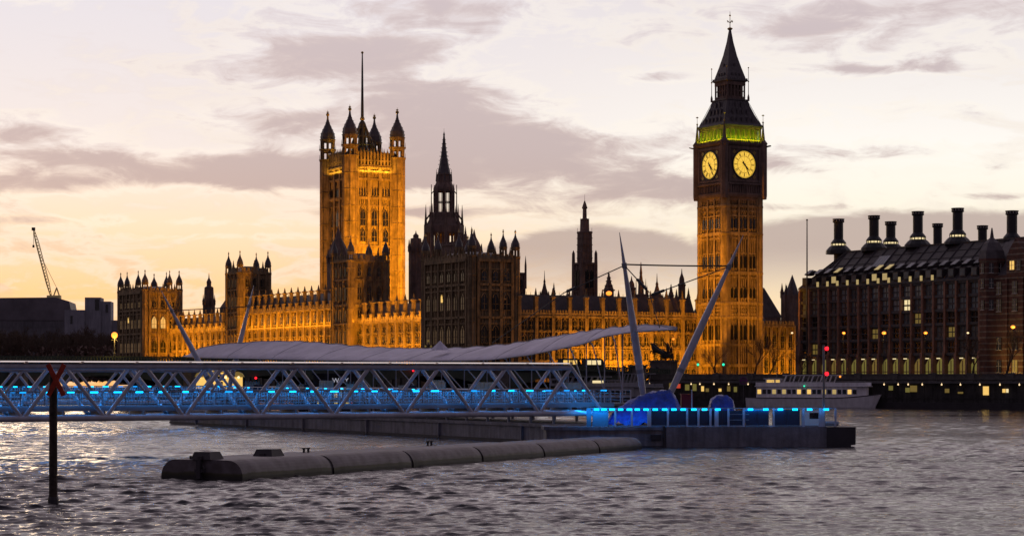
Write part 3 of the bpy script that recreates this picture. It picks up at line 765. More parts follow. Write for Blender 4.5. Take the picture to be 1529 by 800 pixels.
# ------------------------------------------------------------------ octagonal central tower with spire
def central_tower():
    P = at(663, 400, 690); t = thing('spired_tower', 'dark octagonal tower with open lantern and slender crocketed spire behind the dark corner block', 'tower', (P.x, P.y, 0), PHI)
    b = MB(); r = 5.9
    b.lathe(0, 0, [(r, 5), (r, 43.5)], 8); 
    for k in range(8):
        a = pi / 8 + k * pi / 4; b.tube((r * cos(a), r * sin(a), 25), (r * cos(a), r * sin(a), 56), .75, .6, 6)
        a2 = k * pi / 4; n_ = Vector((cos(a2), sin(a2), 0)); e_ = Vector((-sin(a2), cos(a2), 0))
        b.obox(n_ * (r * .91) + Vector((0, 0, 49)), e_ * .2, n_ * .25, Vector((0, 0, 5.6)))
        for sg in (-1, 1): b.obox(n_ * (r * .91) + e_ * sg * 1.25 + Vector((0, 0, 49)), e_ * .22, n_ * .25, Vector((0, 0, 5.6)))
    b.lathe(0, 0, [(r, 43.4), (r * 1.05, 43.9), (r, 44.2)], 8)
    b.lathe(0, 0, [(r, 52.8), (r * 1.08, 53.4), (r * 1.08, 55.6), (r * .97, 56.0), (4.6, 58.2), (4.3, 59.6), (3.6, 60.0)], 8)
    b.build('octagon_wall', 'stone_unlit', t)
    l = MB()
    for k in range(8):
        a = pi / 8 + k * pi / 4; x, y = cos(a), sin(a)
        l.tube((3.1 * x, 3.1 * y, 59.5), (3.1 * x, 3.1 * y, 67.3), .36, n=6)
        l.tube((4.1 * x, 4.1 * y, 58), (4.1 * x, 4.1 * y, 69), .22, .12, 5); l.tube((4.1 * x, 4.1 * y, 66.0), (3.0 * x, 3.0 * y, 67.3), .16, n=4)
        l.tube((5.9 * x, 5.9 * y, 56), (5.9 * x, 5.9 * y, 62.5), .5, .05, 5); l.tube((5.9 * x, 5.9 * y, 57.5), (4.1 * x, 4.1 * y, 60), .25, n=4)
        a2 = k * pi / 4; l.tube((2.9 * cos(a2), 2.9 * sin(a2), 59.5), (2.9 * cos(a2), 2.9 * sin(a2), 67), .12, n=4)
    l.path([(3.05 * cos(pi / 8 + k * pi / 4), 3.05 * sin(pi / 8 + k * pi / 4), 63.3) for k in range(9)], .16, 4)
    l.lathe(0, 0, [(3.3, 66.6), (3.5, 67.3), (3.4, 68.0), (2.6, 69.5), (2.35, 72), (2.6, 72.2), (2.0, 72.6)], 8)
    l.build('lantern', 'stone_unlit', t)
    s = MB(); s.lathe(0, 0, [(2.05, 72.4), (1.25, 77.0), (1.3, 77.2), (1.1, 77.6), (.5, 82.6), (.12, 86.0)], 8)
    for k in range(8):
        a = pi / 8 + k * pi / 4
        for i in range(9):
            f_ = i / 9; rr = 2.0 * (1 - f_) + .2; s.ball((rr * cos(a), rr * sin(a), 72.8 + 12 * f_), .16, 0, 4, 3)
        s.tube((2.5 * cos(a), 2.5 * sin(a), 70), (2.4 * cos(a), 2.4 * sin(a), 74), .25, .04, 5)
    s.ball((0, 0, 85.2), .35, 0); s.tube((0, 0, 85), (0, 0, 87.2), .07, .03, 4); s.build('spire', 'slate', t)
    lamp('lantern_glow', 'POINT', (-7.2, -2.0, 42.0), 500, SODIUM, parent=t, radius=.5); lamp('lantern_glow', 'POINT', (0, 0, 45.5), 900, SODIUM, parent=t, radius=.8); lamp('lantern_glow', 'POINT', (1.0, -7.5, 42.5), 240, SODIUM, parent=t, radius=.5)
central_tower()

# ------------------------------------------------------------------ ventilation tower behind the north range
def vent_tower():
    P = at(873, 440, 615); t = thing('stepped_tower', 'slim dark tower rising in three shrinking stages to a small cap behind the floodlit range', 'tower', (P.x, P.y, 0), PHI)
    b = MB(); h = 2.35; b.box(-h, h, -h, h, 5, 39.8)
    for f in FACES:
        (ex, ey), (nx, ny), rz = FACES[f]; pl = h if f[0] == '+' else -h
        facade(b, t, f, pl, -1.7, 1.7, 28, 39.6, 1, [(39.4, .5, .4), (31.5, .3, .3)], [(32.4, 1.0, 5.4, 2, 'glass_dark')] if f in ('-y', '-x') else [], pier_w=.4, pier_d=.3, ribs=1, lights=1, frame='stone_unlit')
    for sx in (-1, 1):
        for sy in (-1, 1): b.lathe(sx * 2.35, sy * 2.35, [(.55, 26), (.5, 39), (.42, 42.5), (.05, 43.4)], 8)
    b.build('tower_wall', 'stone_unlit', t)
    c = MB(); c.sq(0, 0, [(1.55, 39.6), (1.5, 48.0), (1.65, 48.3), (1.65, 48.7), (.95, 48.9), (.9, 52.0), (1.0, 52.3), (.45, 52.6), (.4, 55.2), (.6, 55.5), (.1, 57.6)])
    for sx in (-1, 1):
        for sy in (-1, 1):
            c.tube((sx * 1.5, sy * 1.5, 40), (sx * 1.5, sy * 1.5, 49.8), .18, .05, 4); c.tube((sx * .9, sy * .9, 48.8), (sx * .9, sy * .9, 53), .12, .03, 4)
    for i in range(4): c.box(-1.7, 1.7, -1.7, 1.7, 41 + i * 1.9, 41.2 + i * 1.9)
    c.tube((0, 0, 57), (0, 0, 59.5), .08, .03, 4); c.build('upper_stages', 'stone_unlit', t)
vent_tower()

# ------------------------------------------------------------------ pavilions at the ends of the river front
def pavilion(name, label, X0, Y0, group, lit, lw=14.0, ld=27.0, top=37.2):
    p = W(X0, Y0); t = thing(name, label, 'palace block', (p.x, p.y, 0), PHI, group)
    b = MB(); b.box(0, lw, 0, ld, 4, top)
    pane = (lambda i, k: 'lit_pane' if (lit and i in (0, 1) and k == 0) else 'glass_dark')
    crs = [(30.6, .6, .5), (29.2, .4, .4), (22.2, .6, .5), (20.6, .35, .35), (13.4, .6, .5), (top - .4, .7, .7), (top - 2.6, .35, .35)]
    rows = [(24.2, 1.7, 4.2, 1, 'glass_dark'), (15.6, 1.9, 4.6, 1, 'glass_dark'), (8.4, 1.8, 4.2, 1, 'glass_dark'), (31.6, 1.4, 2.6, 1, 'glass_dark')]
    rowsn = [(24.2, 1.7, 4.2, 1, pane)] + rows[1:]
    facade(b, t, '-y', 0, 2.0, 12.0, 4, top, 3, crs, rowsn, pier_w=.8, pier_d=.5, ribs=2)
    facade(b, t, '-x', 0, 2.0, 25.0, 4, top, 6, crs, rows, pier_w=.8, pier_d=.5, ribs=2)
    facade(b, t, '+x', lw, 2.0, 25.0, 4, top, 6, crs, [], pier_w=.8, pier_d=.5, ribs=2)
    for f, pl, a0, a1, n in (('-y', -.5, 1.6, lw - 1.6, 8), ('-x', -.5, 1.6, ld - 1.6, 15), ('+x', lw + .5, 1.6, ld - 1.6, 15), ('+y', ld + .3, 1.6, lw - 1.6, 8)): crenel(b, f, pl, a0, a1, top, n, h=1.3)
    b.build('block_wall', 'stone', t)
    for (x, y) in ((.6, .6), (lw - .6, .6), (.6, ld - .6), (lw - .6, ld - .6), (.6, 7.6), (.6, ld - 7.6), (lw - 4.2, .6), (lw - .6, ld / 2)):
        corner = (x < 1 or x > lw - 1) and (y < 1 or y > ld - 1)
        add_turret(t, x, y, 4.0, top + .6, 1.15 if corner else 1.0, top + 7.9, lantern=2.3, stages=1, m=('stone', 'slate', 'gilt'), name='corner_turret')
    sp = MB(); spirelet(sp, 0, 0, 0, .5, 2.8); sm_ = sp.mesh('pinnacle', 'stone')
    for (x, y) in [(2.6 + 2.2 * i, -.2) for i in range(5)] + [(-.2, 3.4 + 2.5 * i) for i in range(9)]: put(sm_, 'pinnacle', t, (x, y, top + .3))
    rf = MB(); rf.lathe(lw / 2, ld / 2, [(9, top - .2), (7.4, top + 1.4), (4.2, top + 2.2)], 4, 0, pi / 4, .9, 1.6); rf.build('roof', 'slate', t)
    if name == 'palace_block':
        put(window_mesh(.9, 2.2, pane='lit_warm', lights=1, transoms=0), 'window', t, (-.35, 15.2, 26.3), -pi / 2)
    return t
pv1 = pavilion('palace_block', 'unlit dark corner block with pinnacles and one glowing window, left of the floodlit north range', 0, 0, 'palace river front', False)
pv2 = pavilion('palace_block', 'far corner block with pinnacles, amber on its right side, beside the leafless trees', 0, 243, 'palace river front', True)
l = lamp('block_floodlight', 'SPOT', (10, -22, 7), 16000, SODIUM, parent=pv2, angle=radians(75), blend=.9, radius=.6); aim_lamp(l, (-3, 22, 13))
# stair annex beside the near block
def annex():
    p = W(14.4, 5); t = thing('palace_annex', 'small flat topped annex with thin corner pinnacles beside the dark corner block', 'palace block', (p.x, p.y, 0), PHI)
    b = MB(); b.box(0, 4.6, 0, 6, 4, 34.2); facade(b, t, '-y', 0, .4, 4.2, 20, 34, 2, [(33.8, .4, .3), (29, .3, .3)], [(30, .6, 2.6, 1, 'glass_dark')], pier_w=.4, pier_d=.3, ribs=0, lights=1, frame='stone_unlit')
    for x, y in ((0, 0), (1.1, 0), (4.6, 0), (4.6, 6), (0, 6)): b.lathe(x, y, [(.3, 30), (.28, 36), (.03, 38.6)], 6)
    b.build('annex_wall', 'stone_unlit', t)
annex()

# ------------------------------------------------------------------ river front: wings and raised centre
def river_range(label, Ya, Yb, X, ztop, bays, upper=None):
    p = W(X, Ya); L = Yb - Ya; t = thing('palace_range', label, 'palace wing', (p.x, p.y, 0), PHI, 'palace river front')
    b = MB(); b.box(0, 11, 0, L, 4, ztop)
    crs = [(22.5, .5, .7), (19.3, .3, .35), (16.0, .5, .5), (12.2, .3, .4), (ztop, .5, .8)]
    rows = [(16.6, 1.15, 2.3, 2, 'glass_dark'), (19.7, .8, 1.9, 2, 'glass_dark'), (12.6, 1.1, 2.6, 2, 'glass_dark')]
    if upper: crs += [(27.2, .3, .4), (23.4, .3, .4)]; rows += [(23.5, 1.5, 3.3, 1, 'glass_dark')]
    rows = rows if bays * 2 * len(rows) < 110 else rows[:2] + rows[3:]
    facade(b, t, '-x', 0, 0, L, 4, ztop, bays, crs, rows, pier_w=1.1, pier_d=.8, ribs=3, rib_d=.25, lights=2)
    for i in range(bays * 6): b.obox((-.35, L * (i + .5) / (bays * 6), 22.0), (.12, 0, 0), (0, .14, .14), (0, -.14, .14))
    crenel(b, '-x', -.75, 0, L, ztop + .25, bays * 3, h=1.1)
    b.build('range_wall', 'stone', t)
    pn = MB()
    for s_, me_ in ((0, None),):
        pn.box(-.85, .25, -.85, .85, ztop, ztop + 2.3); pn.box(-.6, .2, -.62, .62, ztop + 2.3, ztop + 5.4); pn.sq(-.2, 0, [(.72, ztop + 5.4), (.78, ztop + 5.7), (.3, ztop + 5.9), (.06, ztop + 7.4)])
        pn.box(-.95, -.2, -.95, .95, ztop + 2.1, ztop + 2.4)
    me = pn.mesh('bay_pinnacle', 'stone')
    for i in range(bays + 1): put(me, 'bay_pinnacle', t, (-.1, L * i / bays, 0))
    r = MB(); r.prism([(1.2, -.2, ztop), (10.8, -.2, ztop), (8.2, -.2, ztop + 5.0), (3.8, -.2, ztop + 5.0)], (0, L + .4, 0))
    for i in range(bays * 2): r.tube((3.8, L * (i + .5) / (bays * 2), ztop + 5), (3.8, L * (i + .5) / (bays * 2), ztop + 5.9), .09, .03, 4)
    r.build('roof', 'slate', t)
    k = L * 540
    nl_ = max(4, bays // 2); rl2 = random.Random(int(Ya))
    for q in range(nl_):          # separate floodlights along the terrace
        l = lamp('terrace_floodlight', 'AREA', (-5.2 + rl2.uniform(-.4, .4), L * (.13 + .82 * q / (nl_ - 1)), 9.2), k / nl_ * rl2.uniform(.65, 1.35), SODIUM, size=L * .3 / nl_, size_y=.5, parent=t); aim_lamp(l, (4.4, rl2.uniform(-.5, .5), 6.3), (0, 1, 0))
    l = lamp('parapet_floodlight', 'AREA', (-2.4, L * .52, 22.6 if upper else ztop + .3), L * (85 if upper else 35), SODIUM, size=L * .96, size_y=.25, parent=t); aim_lamp(l, (1.6, 0, 2.4), (0, 1, 0))
    return t
river_range('floodlit river wing between the dark corner block and the central turreted tower', 27, 90, 11, 22.8, 12)
river_range('taller floodlit centre of the river front, between two square turreted towers', 102, 174, 11, 27.6, 14, True)
river_range('farthest floodlit river wing beside the amber corner block', 184, 243, 11, 22.8, 11)

def mid_tower(label, Y0, s=10.5, X=8.0):
    p = W(X, Y0); t = thing('turreted_tower', label, 'tower', (p.x, p.y, 0), PHI, 'turreted towers on the river front')
    b = MB(); b.box(0, s, 0, s, 4, 41.4)
    crs = [(41, .6, .5), (35.5, .5, .4), (28, .5, .4), (22.5, .5, .5), (16, .4, .4)]
    for f in ('-y', '-x'): facade(b, t, f, 0, 1.2, s - 1.2, 4, 41.4, 3, crs, [(29.5, 1.0, 4.4, 1, 'glass_dark'), (23.4, 1.0, 3.6, 1, 'glass_dark'), (16.8, 1.0, 4.2, 1, 'glass_dark'), (36.5, .9, 3.0, 1, 'glass_dark')], pier_w=.6, pier_d=.4, ribs=1)
    for f, pl in (('-y', -.3), ('-x', -.3), ('+x', s + .3), ('+y', s + .3)): crenel(b, f, pl, 1, s - 1, 41.3, 6, h=1.5)
    b.build('tower_wall', 'stone', t)
    for x in (.3, s - .3):
        for y in (.3, s - .3): add_turret(t, x, y, 4.0, 41.0, 1.05, 48.6, lantern=2.4, stages=1, m=('stone', 'slate', 'gilt'), name='corner_turret')
    q = MB(); spirelet(q, 0, 0, 0, .7, 4.0); qm = q.mesh('pinnacle', 'stone')
    for x, y in ((s / 2, 0), (0, s / 2), (s, s / 2)): put(qm, 'pinnacle', t, (x, y, 41.3))
    r = MB(); r.lathe(s / 2, s / 2, [(s * .62, 41.2), (s * .3, 43.2), (s * .28, 43.4)], 4, 0, pi / 4); r.build('roof', 'slate', t)
mid_tower('farther square turreted tower at the left end of the raised river front centre', 174)
mid_tower('nearer square turreted tower in front of the massive flag tower', 89, 12, 8)

# ------------------------------------------------------------------ north range beside the clock tower
def north_range():
    p = W(14, 0); L = 56.0; t = thing('palace_range', 'long amber floodlit range with dark roof between dark corner block and clock tower', 'palace wing', (p.x, p.y, 0), PHI)
    b = MB(); b.box(0, L, 0, 12, 4, 22.8); n = 11
    facade(b, t, '-y', 0, 0, L, 4, 22.8, n, [(22.6, .6, .7), (18.7, .4, .5), (14.7, .35, .5), (14.1, .2, .35), (11.0, .35, .45), (9.8, .3, .4)],
           [(19.2, .95, 2.9, 2, 'glass_dark'), (15.2, 1.0, 2.8, 2, 'glass_dark'), (11.4, .95, 2.3, 2, 'glass_dark'), (7.2, .95, 2.2, 2, 'glass_dark')], pier_w=.95, pier_d=.7, ribs=3, rib_d=.22, lights=2)
    crenel(b, '-y', -.6, 0, L, 23.0, 66, h=1.3, low=.6)
    b.build('range_wall', 'stone', t)
    me = MB()
    me.box(-.5, .5, -.55, .45, 22.8, 27.4); me.sq(0, -.05, [(.65, 27.4), (.65, 27.8), (.28, 28.1), (.05, 30.0)])
    pm = me.mesh('bay_pinnacle', 'stone')
    for i in range(n + 1): put(pm, 'bay_pinnacle', t, (L * i / n, -.1, 0))
    r = MB(); r.prism([(0, .9, 23), (0, 11.6, 23), (0, 9.0, 28.4), (0, 3.4, 28.4)], (L, 0, 0))
    for i in range(45): r.tube((L * (i + .5) / 45, 3.4, 28.4), (L * (i + .5) / 45, 3.4, 29.2), .07, .03, 4)
    r.build('roof', 'slate', t)
    # roof turrets and spirelets along the skyline
    def fleche(px, ytip, ybase, wpx, kind, Yl=7.0):
        rr = (px - CX) / F
        A = W(14, Yl); X = (rr * A.y - A.x) / (cos(PHI) - rr * sin(PHI)); q = W(14 + X, Yl); d = q.y
        zt, zb = zat(ytip, d), 27.0; w = wpx * d / F; g = MB(); H = zt - zb
        if kind == 'broad':
            g.lathe(0, 0, [(w * .5, zb), (w * .5, zb + H * .12), (w * .36, zb + H * .26), (w * .2, zb + H * .42), (w * .09, zb + H * .6), (w * .12, zb + H * .63), (w * .05, zb + H * .72), (.04, zt)], 8)
            for k in range(8):
                a = k * pi / 4; spirelet(g, w * .46 * cos(a), w * .46 * sin(a), zb, .4, H * .32, crockets=False)
        elif kind == 'lattice':
            for sx in (-1, 1):
                for sy in (-1, 1): g.tube((sx * w * .4, sy * w * .4, zb), (sx * w * .4, sy * w * .4, zb + H * .46), .2, .1, 5); g.tube((sx * w * .4, sy * w * .4, zb + H * .46), (sx * w * .4, sy * w * .4, zb + H * .6), .12, .02, 4)
            g.sq(0, 0, [(w * .48, zb), (w * .42, zb + H * .2), (w * .25, zb + H * .22), (w * .22, zb + H * .46), (w * .26, zb + H * .48), (w * .16, zb + H * .55), (w * .1, zb + H * .7), (w * .12, zb + H * .72), (w * .02, zt)])
        elif kind == 'shaft':
            g.lathe(0, 0, [(w * .5, zb), (w * .5, zb + H * .5), (w * .58, zb + H * .52), (w * .58, zb + H * .55), (w * .4, zb + H * .58), (w * .34, zb + H * .72), (w * .1, zb + H * .86), (w * .03, zt)], 8)
        else: spirelet(g, 0, 0, zb, w, H / 1.08)
        g.build('roof_turret', 'stone_unlit', t, (X, Yl, 0))
    for a in ((813, 404, 437, 15, 'broad'), (827, 420, 437, 4, 'pin'), (847, 430, 437, 3, 'pin'), (909, 404, 437, 11, 'pin'), (943, 412, 437, 12, 'shaft'), (957, 391, 437, 13, 'lattice'), (981, 408, 437, 20, 'broad'),
              (995, 428, 437, 4, 'pin'), (1002, 422, 437, 6, 'pin'), (1010, 430, 437, 4, 'pin'), (1018, 401, 437, 11, 'shaft'), (1028, 428, 437, 4, 'pin'), (938, 428, 437, 4, 'pin'), (966, 424, 437, 4, 'pin')): fleche(*a)
    for fr_, k in ((.40, .75), (.74, .75)):
        l = lamp('range_floodlight', 'AREA', (L * fr_, -7.5, 6.6), 13000 * k, SODIUM, size=L * .30, size_y=.5, parent=t); aim_lamp(l, (0, 7.5, 7.5), (1, 0, 0))
north_range()

# skyline turrets behind the river front
def sky_turret(label, px, d, ytip, w, shoulder, kind):
    P = at(px, ytip, d); H = P.z; t = thing('roof_turret', label, 'turret', (P.x, P.y, 0), PHI); b = MB()
    zs = zat(shoulder, d)
    if kind == 'oct':
        b.lathe(0, 0, [(w * .55, 4), (w * .55, zs - 1.2), (w * .45, zs), (w * .4, zs + (H - zs) * .45), (w * .2, zs + (H - zs) * .5), (w * .22, zs + (H - zs) * .66), (w * .06, zs + (H - zs) * .8), (.03, H)], 8)
        for k in range(8):
            a = k * pi / 4; spirelet(b, w * .55 * cos(a), w * .55 * sin(a), zs - 2, .5, 3.6, crockets=False)
    elif kind == 'needle':
        b.sq(0, 0, [(w * .5, 4), (w * .5, zs - 3), (w * .3, zs - 1.4), (w * .14, zs), (.12, zs + .6), (.05, H)])
    elif kind == 'steep':
        b.lathe(0, 0, [(w * .5, 4), (w * .5, zs - 1.5), (w * .56, zs - 1), (w * .34, zs + (H - zs) * .3), (w * .13, zs + (H - zs) * .6), (.04, H)], 8)
        for k in range(8):
            a = k * pi / 4; spirelet(b, w * .5 * cos(a), w * .5 * sin(a), zs - 3, .6, 4.6, crockets=False)
    b.build('turret_body', 'stone_unlit', t)
sky_turret('dark stepped octagonal turret on the skyline left of the farther turreted tower', 312, 765, 407, 4.0, 447, 'oct')
sky_turret('thin needle turret on a small pyramid roof, second from the far corner block', 340, 770, 413, 4.4, 447, 'needle')
sky_turret('dark steep spire overlapping the left edge of the massive flag tower', 505, 715, 337, 7.5, 380, 'steep')
sky_turret('small dark turret with a cap at the left foot of the spired octagonal tower', 621, 640, 344, 4.0, 366, 'oct')
sky_turret('slim dark pinnacled turret just left of the spired octagonal tower', 634, 650, 338, 1.8, 372, 'steep')
sky_turret('bigger dark crocketed spire right of the spired octagonal tower', 708, 620, 342, 4.6, 372, 'steep')

# dark halls filling in behind the near corner block
def hall(label, px0, px1, ytop, d, dep, spires):
    P0, P1 = at(px0, ytop, d), at(px1, ytop, d); wd = (P1.x - P0.x) / 1.33; t = thing('palace_hall', label, 'palace block', ((P0.x + P1.x) / 2, d, 0), PHI); h = wd / 2; b = MB(); b.box(-h, h, -h, dep, 4, P0.z)
    facade(b, t, '-y', -h, -h + .3, h - .3, 12, P0.z, 3, [(P0.z - .4, .5, .4), (P0.z - 6, .4, .3)], [(P0.z - 5.2, .9, 3.6, 1, 'glass_dark')], pier_w=.5, pier_d=.35, ribs=1, frame='stone_unlit')
    crenel(b, '-y', -h - .3, -h, h, P0.z, 7, h=1.1); crenel(b, '-x', -h - .3, -h, dep, P0.z, 9, h=1.1); b.build('hall_wall', 'stone_unlit', t)
    sp = MB(); spirelet(sp, 0, 0, 0, .8, 5.5); sm_ = sp.mesh('pinnacle', 'stone_unlit')
    for u in spires: put(sm_, 'pinnacle', t, (-h + 2 * h * u, -h, P0.z))
hall('dark stepped hall with thin pinnacles between the massive flag tower and the spired octagonal tower', 616, 640, 388, 660, 4, (0, .35, .7, 1))
hall('dark pinnacled hall at the right foot of the spired octagonal tower', 676, 704, 366, 645, 10, (0, .5, 1))

# ------------------------------------------------------------------ terrace along the river
tw = MB(); tw.box(-1.5, 11.5, 27, 243, -3, 8.4); tw.box(-1.5, -.9, 27, 243, 8.4, 9.6)
for i in range(44): tw.box(-1.9, -.8, 27 + i * 5 - .4, 27 + i * 5 + .4, -3, 9.9)
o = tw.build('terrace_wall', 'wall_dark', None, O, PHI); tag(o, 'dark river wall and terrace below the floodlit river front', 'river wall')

# ------------------------------------------------------------------ far bank ground, embankment wall, road bridge
BA = Vector((33.0, 516.0, 0)); ED = Vector((0.846, -0.533, 0)); EN = Vector((-0.533, -0.846, 0))     # bridge abutment, embankment direction, outward normal (to the river)
def E(s, n=0.0, z=0.0): return BA + s * ED - n * EN + Vector((0, 0, z))        # s along the wall to the right, n inland
erz = atan2(ED.y, ED.x)
g = MB()
pts = [E(0, 1), E(420, 1), Vector((3500, 300, 0)), Vector((4200, 5200, 0)), Vector((-4200, 5200, 0)), Vector((-1500, 1500, 0)), W(0, 600), W(1, 243), W(1, 0), W(14, -2), W(24, -42)]
g.add([(p.x, p.y, 5.6) for p in pts], [tuple(range(len(pts)))])
struct(g.build('ground', 'asphalt'))
w = MB()
w.box(0, 420, .3, 2.2, -3, 6.3); w.box(0, 420, .0, 2.5, 6.3, 6.55); w.box(0, 420, .5, 1.2, 6.55, 7.35); w.box(0, 420, .35, 1.35, 7.35, 7.6)
for i in range(46): w.box(i * 9 - .7, i * 9 + .7, -.25, 2.0, -3, 6.2); w.box(i * 9 - .8, i * 9 + .8, .2, 1.5, 6.55, 7.8)
o = w.build('embankment_wall', ['granite'], None, BA, erz); tag(o, 'long dark granite embankment wall on the right bank below the office block', 'river wall')

# road bridge: from the abutment over the river to the left
def bridge_z(s): return 9.0 + 2.3 * (1 - ((s - 140) / 140.0) ** 2)
BDIR = -VX; BN = -UY                      # along the bridge away from the far bank; towards the camera
def B(s, n=0.0, z=0.0): return BA + s * BDIR + n * BN + Vector((0, 0, z))
br = thing('road_bridge', 'low dark road bridge with flat arches and lamp standards crossing the river', 'bridge', (BA.x, BA.y, 0))
def bl(s, n, z): p = B(s, n, z) - BA; return (p.x, p.y, z)
SP = 38.0
def span(name, f, mats): b = MB(); f(b); return b.build(name, mats, br)
def deck_f(b):
    N = 56; s0, s1 = -6, 268
    for i in range(N):
        a, c = s0 + (s1 - s0) * i / N, s0 + (s1 - s0) * (i + 1) / N
        za, zc = bridge_z(a) - 1.15, bridge_z(c) - 1.15
        vs = [bl(a, 0, za), bl(c, 0, zc), bl(c, -24, zc), bl(a, -24, za), bl(a, 0, za - .9), bl(c, 0, zc - .9), bl(c, -24, zc - .9), bl(a, -24, za - .9)]
        b.add(vs, [(0, 1, 2, 3), (7, 6, 5, 4), (4, 5, 1, 0), (6, 7, 3, 2)])
span('deck', deck_f, 'asphalt')
def parapet_f(b):
    N = 140; s0, s1 = -6, 268
    for n_ in (.15, -24.4):
        for i in range(N):
            a, c = s0 + (s1 - s0) * i / N, s0 + (s1 - s0) * (i + 1) / N
            for lo, hi, t in ((-.25, 0, .28), (-1.25, -.95, .25)):
                za, zc = bridge_z(a), bridge_z(c)
                vs = [bl(a, n_, za + lo), bl(c, n_, zc + lo), bl(c, n_ + t, zc + lo), bl(a, n_ + t, za + lo), bl(a, n_, za + hi), bl(c, n_, zc + hi), bl(c, n_ + t, zc + hi), bl(a, n_ + t, za + hi)]
                b.add(vs, [(3, 2, 1, 0), (4, 5, 6, 7), (0, 1, 5, 4), (1, 2, 6, 5), (2, 3, 7, 6), (3, 0, 4, 7)])
            for k in range(3):
                s = a + (c - a) * k / 3; p, q = bl(s, n_ + .12, bridge_z(s) - 1.0), bl(s, n_ + .12, bridge_z(s) - .2)
                b.tube(p, q, .22, .22, 4)
span('parapet', parapet_f, 'bridge_green')
def arches_f(b, n_):
    for n_ in (n_,):
        for k in range(7):
            a0, a1 = 3 + k * SP + 2, 3 + (k + 1) * SP - 2; N = 22
            for i in range(N):
                u0, u1 = i / N, (i + 1) / N; sa, sc = a0 + (a1 - a0) * u0, a0 + (a1 - a0) * u1
                h0, h1 = 1.6 + 5.6 * sqrt(max(0, 1 - (2 * u0 - 1) ** 2)), 1.6 + 5.6 * sqrt(max(0, 1 - (2 * u1 - 1) ** 2))
                t0, t1 = bridge_z(sa) - 1.3, bridge_z(sc) - 1.3
                h0, h1 = min(h0, t0 - .8), min(h1, t1 - .8)
                vs = [bl(sa, n_, h0), bl(sc, n_, h1), bl(sc, n_, t1), bl(sa, n_, t0), bl(sa, n_ - .5, h0), bl(sc, n_ - .5, h1), bl(sc, n_ - .5, t1), bl(sa, n_ - .5, t0)]
                b.add(vs, [(0, 1, 2, 3), (7, 6, 5, 4), (4, 5, 1, 0)])
for n_ in (0.0, -8.0, -16.0, -23.6): span('arch_rib', lambda b: arches_f(b, n_), 'bridge_green')
pm = MB(); pm.lathe(0, 0, [(2.6, -4), (2.6, 3.0), (2.1, 3.6), (2.1, 10.4), (2.4, 10.6), (2.4, 11.0)], 8); pm.box(-1.9, 1.9, 0, 24, -4, 9.4); pm.lathe(0, 24, [(2.6, -4), (2.6, 3.0), (2.1, 3.6), (2.1, 10.6)], 8)
pme = pm.mesh('pier', 'granite')
brz = atan2(VX.y, VX.x)
for k in range(7): put(pme, 'pier', br, bl(3 + k * SP, -.2, -1.2), brz)
# triple-globe lamp standards on the bridge
lm = MB(); lm.lathe(0, 0, [(.3, 0), (.28, .6), (.12, .9), (.1, 3.4), (.16, 3.5), (.08, 4.4)], 6)
for sx in (-1, 1): lm.path([(0, 0, 3.4), (sx * .4, 0, 3.5), (sx * .7, 0, 3.2)], .05, 4)
lme = lm.mesh('post', 'iron')
gm = MB(); gm.ball((0, 0, 4.55), .26); gm.ball((-.7, 0, 3.35), .22); gm.ball((.7, 0, 3.35), .22); gme = gm.mesh('globe', 'lit_dim'); gm = MB(); gm.ball((0, 0, 4.4), .66); gme2 = gm.mesh('globe', 'bulb_gold')
BL = [('dark triple globe lamp standard on the road bridge, first from the statue', 22, False), ('dark triple globe lamp standard on the bridge behind the canopy, second from the statue', 60, False),
      ('blazing golden lamp standard on the bridge in front of the far corner block', None, True)]
rr = (170.5 - CX) / F; q = BA; sB = (rr * q.y - q.x) / (BDIR.x - rr * BDIR.y)
for lab, s, on in BL:
    s = sB if s is None else s
    p = B(s, .2); o = thing('street_lamp', lab, 'street lamp', (p.x, p.y, bridge_z(s)), brz, 'lamp standards on the bridge')
    put(lme, 'post', o); put(gme2 if on else gme, 'globe', o)
    if on: lamp('lamp_glow', 'POINT', (0, -.8, 3.6), 1600, (1, .6, .12), parent=o, radius=.3)

# ------------------------------------------------------------------ statue group on its pedestal at the bridge foot
def skin(name, verts, edges, radii, mats, parent=None, loc=(0, 0, 0), rz=0, sub=1, root=0):
    me = bpy.data.meshes.new(name); me.from_pydata(verts, edges, []); o = bpy.data.objects.new(name, me); C.objects.link(o)
    sm = o.modifiers.new('skin', 'SKIN'); sm.use_smooth_shade = True
    for i, r in enumerate(radii): me.skin_vertices[0].data[i].radius = (r, r)
    me.skin_vertices[0].data[root].use_root = True
    if sub: o.modifiers.new('sub', 'SUBSURF').levels = sub; o.modifiers['sub'].render_levels = sub
    dg = bpy.context.evaluated_depsgraph_get(); dg.update()
    m2 = bpy.data.meshes.new_from_object(o.evaluated_get(dg)); m2.name = name
    m2.materials.clear(); m2.materials.append(M[mats]); m2.polygons.foreach_set('use_smooth', [True] * len(m2.polygons))
    bpy.data.objects.remove(o); return put(m2, name, parent, loc, rz)
